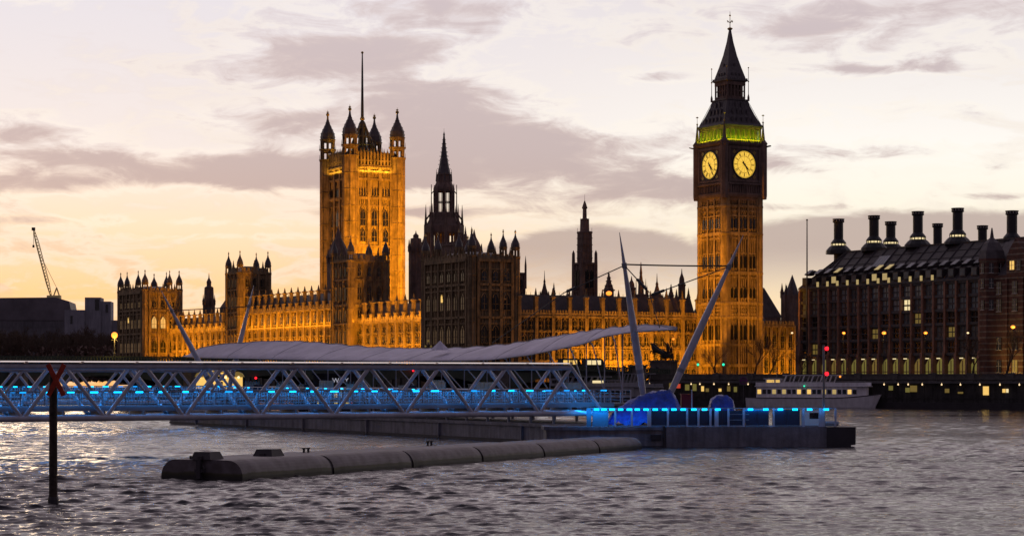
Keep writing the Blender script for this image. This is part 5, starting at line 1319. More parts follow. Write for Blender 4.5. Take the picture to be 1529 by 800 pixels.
for y in (15.0, 34.0):
    p = MB(); p.lathe(-1.1, y, [(.09, 1.1), (.09, 1.62), (.16, 1.66), (.16, 1.72)], 8); p.lathe(-1.1, y + .6, [(.09, 1.1), (.09, 1.62), (.16, 1.66), (.16, 1.72)], 8); p.box(-1.4, -.8, y - .3, y + .9, 1.1, 1.36); p.build('mooring_bollard', 'hull_dark', bt_)

# marker post with a red cross
P = at(79.5, 752, 117.5)
mp_ = thing('marker_post', 'dark timber post standing in the water with a red cross on top', 'post', (P.x, P.y, 0), -.22)
b = MB(); b.lathe(0, 0, [(.25, -2), (.235, .6), (.22, 4), (.215, 7.0), (.19, 7.1)], 10); b.build('post', 'timber', mp_)
b = MB(); b.lathe(0, 0, [(.31, -1), (.30, .25), (.27, .4)], 10); b.build('base_sleeve', 'hull_dark', mp_)
b = MB()
cz = 6.82
for sg, yo in ((1, -.30), (-1, -.36)): b.obox((.32, yo, cz), Vector((sg * .47, 0, .86)), Vector((.12, 0, -sg * .065)), (0, .028, 0))
b.box(.2, .44, -.33, -.2, cz - .1, cz + .1); b.build('cross_sign', 'red_paint', mp_)

# ------------------------------------------------------------------ gangways: tubular truss bridges to the pier
BLUE = (0.0, 0.32, 1.0)
def gangway(label, G, X0, X1, first, near):
    t = thing('gangway', label, 'footbridge', (G.x, G.y, 0), PHI, 'truss gangways'); ZT, ZB = 7.9, 3.36; PL = 7.4; WD = 4.0
    for nm, y in (('top_chord', 0), ('top_chord', WD)):
        b = MB(); b.tube((X0, y, ZT), (X1 - 3.7, y, ZT), .27, .27, 14); b.build(nm, 'white_steel', t, smooth=False)
    for nm, y in (('bottom_chord', 0), ('bottom_chord', WD)):
        b = MB(); b.tube((X0, y, ZB), (X1, y, ZB), .29, .29, 14); b.build(nm, 'white_steel', t)
    dg = MB(); dg.tube((0, 0, 0), (PL / 2, 0, ZT - ZB), .185, .185, 10); m1 = dg.mesh('diagonal', 'white_steel')
    dg = MB(); dg.tube((0, 0, 0), (-PL / 2, 0, ZT - ZB), .185, .185, 10); m2 = dg.mesh('diagonal', 'white_steel')
    nb = first
    while nb > X0 - PL:
        for y in (0, WD):
            if nb + PL / 2 <= X1 + .1 and nb > X0: put(m1, 'diagonal', t, (nb, y, ZB))
            if nb - PL / 2 > X0: put(m2, 'diagonal', t, (nb, y, ZB))
        nb -= PL
    for y in (0, WD): put(m2, 'diagonal', t, (first + PL, y, ZB))
    c = MB(); x = first + PL / 2
    while x > X0: c.tube((x, 0, ZT), (x, WD, ZT), .1, .1, 8); c.tube((x, 0, ZT), (x - PL / 2 if x - PL / 2 > X0 else x, WD, ZT), .06, .06, 6); x -= PL
    c.build('roof_brace', 'white_steel', t)
    r = MB(); r.prism([(X0, -.5, ZT + .36), (X0, .5, ZT + .475), (X0, .5, ZT + .435), (X0, -.5, ZT + .33)], (X1 - 3.8 - X0, 0, 0))  # polished strip added along the top, tilted to mirror the bright sky
    x = X1 - 4
    while x > X0: r.tube((x, 0, ZT + .2), (x, 0, ZT + .36), .05, .05, 5); r.box(x - .12, x + .12, -.56, -.46, ZT + .30, ZT + .42); x -= 5.0
    r.build('sky_mirror_strip', 'polished_rail', t, smooth=False)
    d = MB(); d.box(X0, X1 + 1.6, .5, WD - .5, 4.16, 4.3); d.box(X0, X1 + 1.6, .36, .5, 3.95, 4.42); d.box(X0, X1 + 1.6, WD - .5, WD - .36, 3.95, 4.42)
    x = X1
    while x > X0: d.box(x - .09, x + .09, 0, WD, 3.55, 3.95); x -= PL / 2
    d.build('walkway', 'grey_steel', t)
    lf = MB(); lf.box(-.36, .36, -.07, .07, -.06, .06); lme_ = lf.mesh('rail_light', 'bulb_blue'); lf = MB(); lf.box(-.2, .2, -.07, .07, -.05, .05); lmb_ = lf.mesh('rail_light', 'bulb_blue_dim'); lf = MB(); lf.box(-.3, .3, -.07, .07, -.06, .06); lmd_ = lf.mesh('rail_light', 'bulb_blue_dim'); rl_ = random.Random(17)
    for y in (.55, WD - .55):
        h_ = MB(); h_.tube((X0, y, 5.68), (X1 + 1.4, y, 5.68), .05, .05, 6)
        for zz in (4.6, 4.9, 5.2, 5.45): h_.tube((X0, y, zz), (X1 + 1.4, y, zz), .018, .018, 4)
        x = X1 + 1.3
        while x > X0: h_.box(x - .016, x + .016, y - .016, y + .016, 4.35, 5.62); x -= .27  # close thin bars added to catch the blue light as a soft glow
        x = X1 + 1.2
        while x > X0: h_.box(x - .035, x + .035, y - .03, y + .03, 4.3, 5.7); x -= 1.06
        h_.build('handrail', 'grey_steel', t)
        x = X1 + .4
        while x > X0: o_ = put(rl_.choice((lme_, lme_, lme_, lmd_)) if y < 1 else lmb_, 'rail_light', t, (x + rl_.uniform(-.08, .08), y, 5.62)); o_.scale = (rl_.uniform(.75, 1.15), 1, rl_.uniform(.8, 1.1)); x -= 2.12 if y < 1 else 4.24
    L = X1 - X0
    for y, ty in ((.75, .1), (WD - .75, -.1)):
        l = lamp('walkway_light', 'AREA', ((X0 + X1) / 2, y, 5.55), L * 12, BLUE, size=L, size_y=.12, parent=t); aim_lamp(l, (0, ty, -1), (1, 0, 0))
    for y, ty in ((.3, -.55), (WD - .3, .55)):
        l = lamp('edge_light', 'AREA', ((X0 + X1) / 2, y, 4.5), L * 2.4, BLUE, size=L, size_y=.1, parent=t); aim_lamp(l, (0, ty, -1), (1, 0, 0))
    return t
gangway('white tubular truss gangway with blue lit handrails crossing the whole left foreground', Vector((7.4, 213, 0)), -72, 1.95, -5.43, True)
gangway('second white truss gangway seen farther off through the nearer one, far left', Vector((-41.6, 304, 0)), -62, 1.95, -2.6, False)

# ------------------------------------------------------------------ pier: long pontoon, boarding deck, front pontoon
PA = Vector((8.4, 214, 0))
def PW(X, Y, z=0): return PA + X * VX + Y * UY + Vector((0, 0, z))
pt_ = thing('pier_pontoon', 'long low grey pontoon hull running away behind the truss gangway', 'pontoon', (PA.x, PA.y, 0), PHI)
b = MB(); b.box(.2, 12, 6.2, 121, -.9, 1.75); b.box(0, 12.2, 6.2, 121, 1.75, 2.06)
for k in range(6): b.box(-.08, .2, 15 + 19 * k - .09, 15 + 19 * k + .09, .1, 1.75)
b.build('hull', 'hull_grey', pt_)
b = MB(); b.box(.04, .2, 6.3, 121, -.5, .32); b.build('waterline_band', 'hull_dark', pt_)
bp_ = thing('boarding_platform', 'raised steel boarding deck with glass screens and blue lit railings on the long pontoon', 'platform', (PA.x, PA.y, 0), PHI)
b = MB(); b.box(1.2, 10.8, 10, 114, 3.95, 4.2); b.box(1.0, 1.2, 10, 114, 3.8, 4.35)
for k in range(22):
    for x in (1.6, 10.3): b.box(x - .12, x + .12, 11 + 4.8 * k - .12, 11 + 4.8 * k + .12, 2.05, 3.95)
b.build('deck', 'grey_steel', bp_)
lf = MB(); lf.box(-.07, .07, -.25, .25, -.05, .05); lme3 = lf.mesh('rail_light', 'bulb_blue')
for x in (1.3, 6.0, 10.6):
    b = MB(); b.tube((x, 10, 5.55), (x, 114, 5.55), .05, n=6)
    for k in range(53): b.box(x - .05, x + .05, 10 + 2 * k - .05, 10 + 2 * k + .05, 4.2, 5.6)
    for z in (4.5, 4.85, 5.2): b.tube((x, 10, z), (x, 114, z), .02, n=4)
    b.build('railing', 'white_steel', bp_)
    for k in range(17): put(lme3, 'rail_light', bp_, (x, 12 + 6.1 * k + x * .3 + (k * k % 5) * .4, 5.48))
rn = random.Random(3)
for k in range(9):
    b = MB(); L_ = rn.uniform(3, 5.5); b.box(-.04, .04, 0, L_, 4.3, 6.2 + rn.uniform(-.3, .5)); 
    for q in range(int(L_) + 1): b.box(-.06, .06, q - .05, q + .05, 4.2, 6.4)
    b.build('glass_screen', ['glass_screen'], bp_, (rn.choice((3.2, 8.0)), 13 + 11.2 * k + rn.uniform(0, 3), 0))
for k in range(6):
    b = MB(); w_, l_, h_ = rn.uniform(.8, 1.6), rn.uniform(1, 3), rn.uniform(1.0, 2.1); b.box(-w_ / 2, w_ / 2, -l_ / 2, l_ / 2, 4.2, 4.2 + h_); b.box(-w_ / 2 - .06, w_ / 2 + .06, -l_ / 2 - .06, l_ / 2 + .06, 4.2 + h_, 4.3 + h_)
    b.build('machine_box', 'cabinet_blue', bp_, (4.5 + rn.uniform(-1, 2), 20 + 16 * k, 0))
for x, tx in ((1.5, .3), (6.0, -.2), (10.3, -.4)):
    l = lamp('deck_light', 'AREA', (x, 62, 5.4), 420, BLUE, size=102, size_y=.12, parent=bp_); aim_lamp(l, (tx, 0, -1), (0, 1, 0))

FP = at(870, 668, 211.5); fp_ = thing('pier_pontoon', 'front pontoon of the pier, flat grey hull with a dark raked right end', 'pontoon', (FP.x, 211.5, 0), .03)
LX = 365 / F * 211.0
def fx(px): return (px - 870) / F * 211.0
b = MB(); b.box(fx(812) + .25, fx(995) - .1, .12, 6.8, -.8, 1.98); b.box(fx(812), fx(995) - .15, 0, 6.9, 1.7, 2.02); b.build('left_hull', 'hull_grey', fp_)
b = MB(); b.box(fx(995), fx(1236), -.35, 6.8, -.25, 2.03); b.box(fx(1000), fx(1232), .1, 6.6, -.9, -.2)
for px in (1040, 1105, 1170): b.box(fx(px) - .05, fx(px) + .05, -.385, -.3, -.1, 2.0)
b.build('right_hull', 'hull_grey', fp_)
b = MB(); x0, x1 = fx(1236) + .01, fx(1280); b.prism([(x0, -.3, -.25), (x1 - .5, -.3, -.1), (x1 - .45, -.3, .2), (x1, -.3, .25), (x1, -.3, 2.0), (x0, -.3, 2.0)], (0, 6.8, 0)); b.build('raked_end', 'hull_dark', fp_)
b = MB(); b.box(fx(995) - .28, fx(995) - .02, -.3, 2, -.3, 2.05); b.box(fx(972), fx(988), -.1, .1, .7, 1.25); b.box(fx(812), fx(995), .02, .25, -.4, .12); b.build('fender', 'hull_dark', fp_)
# railing with blue lights along the front pontoon
rl = thing('pier_railing', 'steel railing with a row of bright blue lights along the front pontoon edge', 'railing', (FP.x, 211.5, 0), .03)
b = MB(); b.tube((fx(876), .25, 3.86), (fx(1250), -.05, 3.86), .055, n=6); b.tube((fx(910), .22, 2.12), (fx(1250), -.05, 2.12), .05, n=6)
for z in (2.7, 3.25): b.tube((fx(1090), .05, z), (fx(1120), .05, z), .03, n=4)
b.build('top_bar', 'grey_steel', rl)
ps = MB(); ps.box(-.1, .1, -.08, .08, 2.03, 3.86); psm = ps.mesh('rail_post', 'white_steel'); ps = MB(); ps.box(-.2, .2, -.1, .1, 2.03, 3.86); psw = ps.mesh('rail_post', 'white_steel')
for px in (919, 944, 970, 998, 1027, 1044, 1062, 1071, 1089, 1112, 1157, 1202, 1228, 1232, 1250): put(psw if px in (1071, 970, 1228) else psm, 'rail_post', rl, (fx(px), .2 - .25 * (px - 876) / 374, 0))
lf = MB(); lf.box(-.24, .24, -.09, .09, -.09, .09); lme4 = lf.mesh('rail_light', 'bulb_blue')
for px in (891, 902, 914, 927, 940, 952, 965, 979, 993, 1007, 1021, 1037, 1053, 1073, 1122, 1145, 1167, 1189, 1211, 1236): put(lme4, 'rail_light', rl, (fx(px), .1 - .25 * (px - 876) / 374, 3.74))
b = MB(); b.box(fx(876), fx(883), .2, .3, 2.05, 3.8); b.box(fx(885), fx(909), .3, .38, 2.05, 3.8); b.build('screen_panel', 'glass_screen', rl)
b = MB(); b.box(fx(972), fx(1114), .75, .82, 2.06, 3.62)
for px in range(980, 1114, 17): b.box(fx(px) - .03, fx(px) + .03, .70, .75, 2.06, 3.64)
b.build('infill_panel', 'cabinet_blue', rl)
l = lamp('rail_glow', 'AREA', (fx(1000), .9, 3.7), 260, BLUE, size=fx(1250) - fx(900), size_y=.15, parent=rl); aim_lamp(l, (0, .25, -1), (1, 0, 0))
l = lamp('rail_glow', 'AREA', (fx(1063), -.7, 3.9), 90, BLUE, size=fx(1250) - fx(880), size_y=.12, parent=rl); aim_lamp(l, (0, .9, -1), (1, 0, 0))
l = lamp('rail_glow', 'AREA', (fx(890), -.5, 3.9), 60, BLUE, size=3, size_y=.12, parent=rl); aim_lamp(l, (0, .7, -1), (1, 0, 0))

# tarpaulin covers and gear on the pontoon deck
def tarp(name, label, prof, y0, depth, cat):
    """prof: (x, z) outline along the length; sagging sheet draped over a load, closed underneath."""
    b = MB(); nx_, ny_ = 34, 12; rn_ = random.Random(len(prof)); xs = [p[0] for p in prof]; V = []
    for i in range(nx_ + 1):
        x = xs[0] + (xs[-1] - xs[0]) * i / nx_
        z = np.interp(x, xs, [p[1] for p in prof])
        for j in range(ny_ + 1):
            v = j / ny_; sh = min(1, 3.2 * min(v, 1 - v)) ** .6
            zz = 2.2 + (z - 2.2) * sh + (.17 * sin(x * 2.1 + v * 5) + .12 * sin(x * 5.3 - v * 9) + .07 * sin(x * 9.1 + v * 14) + rn_.uniform(-.05, .05)) * (.45 + .55 * (1 - sh))
            V.append((x + .1 * sin(v * 7 + x), y0 + depth * v + .1 * sin(x * 3.1), max(zz, 2.1)))
    b.add(V, [(i * (ny_ + 1) + j, (i + 1) * (ny_ + 1) + j, (i + 1) * (ny_ + 1) + j + 1, i * (ny_ + 1) + j + 1) for i in range(nx_) for j in range(ny_)])
    b.add([(xs[0] + .1, y0 + .3, 2.04), (xs[-1] - .1, y0 + .3, 2.04), (xs[-1] - .1, y0 + depth - .3, 2.04), (xs[0] + .1, y0 + depth - .3, 2.04)], [(0, 1, 2, 3)])
    o = b.build(name, 'tarp_blue', None, (FP.x, 211.5, 0), .03, smooth=True); tag(o, label, cat); return o
d_ = 215.5
def tz(y): return zat(y, d_)
def tx(px): return (px - CX) / F * d_ - FP.x - 0.0
tarp('tarpaulin', 'large bright blue tarpaulin draped over a boat at the foot of the near masts', [(tx(906), 2.2), (tx(922), tz(609)), (tx(940), tz(600)), (tx(960), tz(590)), (tx(978), tz(584)), (tx(1004), tz(583)), (tx(1011), tz(592)), (tx(1018), tz(606)), (tx(1024), 2.4)], 2.2, 3.9, 'tarpaulin')
tarp('tarpaulin', 'smaller dull blue tarpaulin cover right of the red cabinet', [(tx(1060), 3.0), (tx(1066), tz(596)), (tx(1074), tz(591)), (tx(1090), tz(591)), (tx(1098), tz(597)), (tx(1103), 3.2)], 3.2, 3.0, 'tarpaulin')
def gear(name, label, cat, px0, px1, y, dep, h, matn, fn=None, group=None):
    x0, x1 = fx(px0), fx(px1); cx_ = (x0 + x1) / 2; o = fp_.matrix_basis; q = Vector((FP.x, 211.5, 0)) + Vector((cos(.03) * cx_ - sin(.03) * y, sin(.03) * cx_ + cos(.03) * y, 2.03))
    t = thing(name, label, cat, q, .03, group); w_ = (x1 - x0) / 2; b = MB(); b.box(-w_, w_, 0, dep, .06, h); b.box(-w_ - .05, w_ + .05, -.05, dep + .05, h, h + .08); b.box(-w_ + .1, w_ - .1, .1, dep - .1, 0, .06); b.build('body', matn, t)
    if fn: fn(t, w_, dep, h)
    return t
def doors(t, w_, dep, h):
    n = max(1, int(w_ * 2 / .9)); b = MB()
    for i in range(n):
        a = -w_ + .08 + (2 * w_ - .16) * i / n; c = -w_ + .08 + (2 * w_ - .16) * (i + 1) / n; b.box(a + .03, c - .03, -.04, .01, .15, h - .1); b.box(c - .16, c - .11, -.09, -.04, h * .45, h * .6)
    b.build('door', 'cabinet_blue' if w_ > 1 else 'red_dark', t)
gear('cabinet', 'dark blue equipment cabinet behind the railing, left of two beside the white booth', 'cabinet', 1117, 1152, 1.0, 1.4, 1.62, 'cabinet_blue', doors)
gear('cabinet', 'dark blue equipment cabinet behind the railing, directly left of the white booth', 'cabinet', 1160, 1199, 1.0, 1.4, 1.62, 'cabinet_blue', doors)
gear('cabinet', 'red upright cabinet standing between the two blue tarpaulins', 'cabinet', 1026, 1044, 4.6, 1.0, 3.15, 'red_dark', doors)
def booth_win(t, w_, dep, h):
    b = MB(); b.box(-.15, .75, -.03, .02, .75, 1.35); b.build('window', 'glass_dark', t); b = MB(); b.box(-w_ + .1, -w_ + .8, -.04, .01, .1, h - .1); b.build('door', 'plastic_white', t)
gear('booth', 'small white booth with a dark window at the right end of the front pontoon', 'booth', 1204, 1233, 2.0, 2.0, 1.75, 'plastic_white', booth_win)
lr = thing('liferaft', 'flat pale canister lying at the right end of the front pontoon deck', 'canister', PW(0, 0) * 0 + Vector((FP.x + fx(1243), 212.8, 2.03)), .03)
b = MB(); b.prism([(-.9, .3 + .24 * cos(a), .30 + .24 * sin(a)) for a in [2 * pi * k / 12 for k in range(12)]], (1.8, 0, 0)); b.box(-.6, -.5, .05, .55, 0, .2); b.box(.5, .6, .05, .55, 0, .2); b.build('shell', 'concrete', lr)
P = at(1230, 635, 212.5); sp_ = thing('signal_mast', 'thin grey signal mast with two red lights on the front pontoon', 'mast', (P.x, P.y, 2.03)); zt_ = zat(515, 212.5) - 2.03
b = MB(); b.lathe(0, 0, [(.2, 0), (.2, .1), (.14, .12), (.12, zt_)], 8); b.tube((0, 0, zt_ - .35), (.3, 0, zt_ - .35), .05); b.tube((0, 0, zt_ - 2.85), (.3, 0, zt_ - 2.85), .05); b.build('pole', 'grey_steel', sp_)
for z in (zt_ - .35, zt_ - 2.85): b = MB(); b.ball((.3, -.05, z), .2, 0, 8, 6); b.build('red_light', 'bulb_red', sp_)
P = at(1033, 636, 214); fpz = MB(); fpz.lathe(0, 0, [(.08, 0), (.06, 3.6)], 6); fpz.ball((0, 0, 3.6), .08); tag(fpz.build('deck_pole', 'white_steel', None, (P.x, P.y, 2.03)), 'thin white pole standing on the front pontoon before the red cabinet', 'pole')

# ------------------------------------------------------------------ masts and cables
def mast(label, base, top, group):
    t = thing('raking_mast', label, 'mast', base, 0, group); v = top - base; b = MB(); n = 14; rr = lambda u: .20 + .20 * sin(pi * min(u * 1.25, 1)) if u < .8 else .20 * (1 - u) / .2 + .03
    prev = None
    b.sweep([v * (i / 24) for i in range(25)], [rr(i / 24) for i in range(25)], 14)
    b.build('tube', 'white_steel', t, smooth=True)
    c = MB(); q = v * .83; dn = v.normalized(); c.tube(q - dn * .25, q + dn * .25, rr(.83) + .08, rr(.83) + .08, 10); c.build('cable_collar', 'grey_steel', t); c = MB(); c.tube(v * .28 - dn * .2, v * .28 + dn * .2, rr(.28) + .03, rr(.28) + .03, 10); c.build('cable_collar', 'grey_steel', t); return base + q
NL0 = at(967, 612, 222); NL0.z = 2.05; NR0 = at(980, 612, 224); NR0.z = 2.05
nl = mast('white raking mast leaning slightly left at the near end of the canopy', NL0, at(925, 347, 219), 'canopy masts'); nr = mast('white raking mast leaning far right across the clock tower foot', NR0, at(1110, 351, 226), 'canopy masts')
FL0, FR0 = at(336, 618, 309), at(334, 618, 313); FL0.z = FR0.z = 2.05
fl = mast('white raking mast leaning left before the far corner block', FL0, at(240, 433, 306), 'canopy masts'); fr_ = mast('white raking mast leaning right at the far end of the canopy', FR0, at(379, 426, 316), 'canopy masts')
def cable(label, a, b_, fork=False, thick=.06, sag=.0):
    m = MB(); m.path([a.lerp(b_, i / 8) - Vector((0, 0, sag * 4 * (i / 8) * (1 - i / 8))) for i in range(9)], thick, 5)
    if fork:
        dv = (b_ - a).normalized(); m.tube(b_ - dv * 2.2, b_ - dv * .6, .16, .16, 6)
    o = m.build('stay_cable', 'iron', None, a * 0); me = o.data
    for v_ in me.vertices: v_.co -= a
    o.location = a; tag(o, label, 'cable', 'mast cables')
cable('taut horizontal cable pair between the two near masts', nl + Vector((0, 0, .1)), nr + Vector((0, 0, .1)), sag=.05, thick=.08)
cable('stay cable falling left from the upright near mast to the canopy ridge', nl, at(842, 437, 228).lerp(at(790, 505, 238), .0), True)
cable('short stay cable falling right from the upright near mast', nl, at(970, 437, 217), True)
cable('long stay cable falling left from the leaning near mast', nr, at(968, 442, 219), True)
cable('taut horizontal cable between the two far masts', fl, fr_, thick=.07)
cable('slanting tail stay from the first left stay down to the canopy', at(842, 437, 228), at(735, 512, 244), False, .05)
cable('steep tail stay from the cable end between the near masts down to the canopy tip', at(970, 439, 218), at(985, 489, 214.5), False, .05)

# ------------------------------------------------------------------ membrane canopy
def canopy():
    K = [(272, 530, 532, 322), (285, 520, 533, 319), (300, 514.5, 534, 316), (350, 509, 535, 307), (400, 509.5, 536, 299), (440, 512.5, 537, 293), (500, 518, 538, 282), (560, 520, 539, 272), (620, 519.5, 539, 262),
         (660, 517.5, 538.5, 256), (700, 514, 538, 250), (735, 508.5, 537, 245.5), (790, 501, 530, 239), (830, 495.5, 522, 233.5), (870, 490.5, 514, 228.5), (900, 488, 503, 225), (935, 485, 497, 221.5), (970, 485, 494, 218), (1000, 490, 492.5, 215.5), (1008, 492, 492.6, 215)]
    t = thing('canopy', 'long pale fabric canopy over the pier, its right tip curling up like a sail', 'canopy', PW(5, 60)); L0 = t.location
    ks = np.arange(len(K)); n = 110; m_ = 16; V = []
    A = np.array(K, float)
    cum = np.concatenate([[0], np.cumsum(np.hypot(np.diff(A[:, 0]), np.diff(A[:, 3])))]); cum /= cum[-1]
    def row(u): return [np.interp(u, cum, A[:, c]) for c in range(4)]
    def surf(u, v):
        px, yt, yb, d = row(u); f_ = at(px, yb, d); wd = 8.5 * min(1, 7 * u + .15, 2.6 * (1 - u) + .03)
        r_ = at(px, yt, d + wd * .5)
        ridge = r_.z; edge = f_.z
        fpt = f_; bpt = Vector((f_.x + VX.x * wd * .95, f_.y + VX.y * wd * .95 + wd * .3, edge + .55 * max(0, ridge - edge) + .25)); RV = .62
        s = v / RV if v < RV else (1 - v) / (1 - RV); p = fpt.lerp(bpt, v); seg = (u * 22) % 1.0
        p.z = (edge if v < RV else bpt.z) + (ridge - (edge if v < RV else bpt.z)) * (s ** .75) + .07 * abs(sin(pi * seg)) * s - .05 * s + .06 * sin(u * 160 + v * 9) * s
        return p
    for i in range(n + 1):
        for j in range(m_ + 1): V.append(surf(i / n, j / m_) - L0)
    b = MB(); b.add(V, [(i * (m_ + 1) + j, (i + 1) * (m_ + 1) + j, (i + 1) * (m_ + 1) + j + 1, i * (m_ + 1) + j + 1) for i in range(n) for j in range(m_)])
    o = b.build('membrane', 'membrane', t, smooth=True); sol = o.modifiers.new('thickness', 'SOLIDIFY'); sol.thickness = .05
    s_ = MB()
    for k in range(2, 22, 2):
        pts = [surf(k / 22, j / m_) + Vector((0, 0, .015)) - L0 for j in range(m_ + 1)]; s_.path(pts, .022, 4)
    s_.path([surf(i / n, 0) - L0 for i in range(n + 1)], .06, 5); s_.path([surf(i / n, 1) - L0 for i in range(n + 1)], .06, 5); s_.path([surf(i / n, .62) - L0 + Vector((0, 0, .02)) for i in range(n + 1)], .05, 5)
    s_.build('edge_cable', 'grey_steel', t)
    pk = at(657, 518.5, 260); q = MB(); q.lathe(0, 0, [(1.25, -.3), (.75, .15), (.3, .55), (.04, .82)], 8); q.build('peak_cap', 'membrane', t, pk - L0)
    for k in range(3, 20):
        br_ = MB(); f_ = surf(k / 22, .12) - L0; c = surf(k / 22, .62) - L0
        br_.path([Vector((c.x, c.y, 5.2)), f_ + Vector((.5, .6, -.8)), f_], .07, 6); br_.tube((c.x, c.y, 4.2), (c.x, c.y, c.z - .2), .07, n=6)
        br_.build('support_strut', 'white_steel', t)
canopy()

# ------------------------------------------------------------------ boats
def river_boat(label, loc, rz, L, hullm, z_deck=2.2, cab=(.08, .90, 4.75), upper=(.28, .62, 7.2), lit='lit_warm', group='passenger boats', cabm='hull_white', every=2):
    t = thing('passenger_boat', label, 'boat', loc, rz, group); bw = 3.0; b = MB()
    N = 24; ring_ = []
    for i in range(N + 1):
        u = i / N; x = -L / 2 + L * u; wy = bw * (1 if u < .68 else (max(0.0, 1 - ((u - .68) / .32) ** 2.4)) ** .6 * .9 + .10) * (.92 + .08 * min(1, u * 8)); sh = z_deck + .95 * max(0, (u - .6) / .4) ** 2 + .15 * max(0, .12 - u) * 8
        rk = 1.5 * max(0, u - .8) / .2; ring_.append([(x + rk * .0, -wy, sh), (x - rk * .9, -wy * .82, .3), (x - rk * 1.1, -wy * .7, -.5), (x - rk * 1.1, wy * .7, -.5), (x - rk * .9, wy * .82, .3), (x, wy, sh)])
    for i in range(N): b.add(ring_[i] + ring_[i + 1], [(j, j + 1, 6 + j + 1, 6 + j) for j in range(5)] + [(5, 0, 6, 11)])
    b.add(ring_[0], [tuple(range(6))]); b.build('hull', hullm, t)
    b = MB(); 
    for i in range(N): b.tube(Vector(ring_[i][0]) + Vector((0, 0, .02)), Vector(ring_[i + 1][0]) + Vector((0, 0, .02)), .11, n=5)
    b.build('rubbing_strake', 'hull_dark', t)
    x0, x1, zc = -L / 2 + cab[0] * L, -L / 2 + cab[1] * L, cab[2]; b = MB(); b.box(x0, x1 - 2, -2.45, 2.45, z_deck, zc); b.prism([(x1 - 2, -2.45, z_deck), (x1 - 2, -2.45, zc), (x1 - 2.8, 0, zc), (x1 - 2, 2.45, zc), (x1 - 2, 2.45, z_deck), (x1, 0, z_deck)][:0] or [(x1 - 2, -2.3, z_deck), (x1 - .2, -1.2, z_deck), (x1 - .2, 1.2, z_deck), (x1 - 2, 2.3, z_deck)], (0, 0, zc - z_deck - .1))
    b.box(x0 - .3, x1 + .3, -2.75, 2.75, zc, zc + .22); b.box(x0 - .1, x1 + .1, -2.65, -2.55, zc + .22, zc + .95); b.box(x0 - .1, x1 + .1, 2.55, 2.65, zc + .22, zc + .95); b.build('cabin', cabm, t)
    n = int((x1 - x0 - 2) / 1.15)
    wa = MB(); wa.box(-.42, .42, -.03, .03, -.5, .5); wl_ = wa.mesh('window', lit); wd_ = wa.mesh('window', 'glass_dark'); wm_ = wa.mesh('window', 'lit_pane' if lit == 'lit_warm' else 'glass_dark')
    for i in range(n): put((wl_, wm_)[i % 2] if (i * 7) % 5 < every else wd_, 'window', t, (x0 + .7 + 1.15 * i, -2.46, z_deck + (zc - z_deck) * .56))
    u0, u1, zu = -L / 2 + upper[0] * L, -L / 2 + upper[1] * L, upper[2]; b = MB(); b.box(u0, u1 + 2.2, -2.3, 2.3, zu, zu + .16)
    k = 0; x = u0
    while x < u1 + .1:
        for y in (-2.2, 2.2): b.tube((x, y, zc + .2), (x + .85, y, zu), .17, n=5)
        x += (u1 - u0) / 5
    for y in (-2.2, 2.2): b.box(u0, u1, y - .04, y + .04, zc + .9, zc + 1.05)
    b.build('upper_deck', cabm, t)
    b = MB(); b.box(u0 - 4.2, u0 - .6, -1.6, 1.6, zc + .2, zc + 1.7); b.box(u0 - 4.6, u0 - .3, -1.8, 1.8, zc + 1.7, zc + 1.85); b.build('wheelhouse', cabm, t)
    b = MB(); b.box(u0 - 3.9, u0 - 2.2, -1.63, -1.58, zc + .8, zc + 1.5); b.box(u0 - 1.8, u0 - .9, -1.63, -1.58, zc + .8, zc + 1.5); b.build('wheelhouse_window', 'lit_warm' if lit == 'lit_warm' else 'glass_dark', t)
    b = MB(); b.tube((u0 - 2, 0, zc + 1.8), (u0 - 2, 0, zc + 4.2), .06); b.tube((u0 - 2.5, 0, zc + 3.4), (u0 - 1.5, 0, zc + 3.4), .04); b.build('mast', 'grey_steel', t)
    b = MB()
    for i in range(14): b.tube((x0 + (x1 - x0) * i / 13, -2.6, zc + .9), (x0 + (x1 - x0) * i / 13, -2.6, zc + 1.25), .03, n=4)
    b.tube((x0, -2.6, zc + 1.25), (x1, -2.6, zc + 1.25), .03, n=4); b.build('deck_rail', 'grey_steel', t)
    return t
p = E(49.5, -13.2); wb_ = river_boat('white two deck passenger boat with lit windows moored before the office block', (p.x, p.y, 0), -.40, 30.5, 'hull_white')
b = MB(); b.ball((6.5, -2.6, 7.0), .22); b.build('deck_lamp', 'bulb_orange', wb_); b = MB(); b.ball((-1.6, -2.9, 4.9), .17); b.build('green_light', 'bulb_green', wb_)
p = at(898, 600, 470); gb = river_boat('grey passenger boat with a glowing golden sign, right of the gangway end', (p.x, 470, 0), -.1, 23, 'concrete_dark', lit='glass_dark', upper=(.2, .5, 6.9), cabm='concrete')
b = MB(); b.box(-1.8, .6, -2.8, -2.7, 5.6, 6.15); b.build('lit_sign', 'lit_cream', gb)
p = at(952, 600, 500); sb = river_boat('small grey boat moored behind the upright near mast', (p.x, 500, 0), -.5, 15, 'concrete_dark', z_deck=2.0, cab=(.1, .85, 4.4), lit='glass_dark', upper=(.3, .6, 7.6), cabm='concrete', every=0)
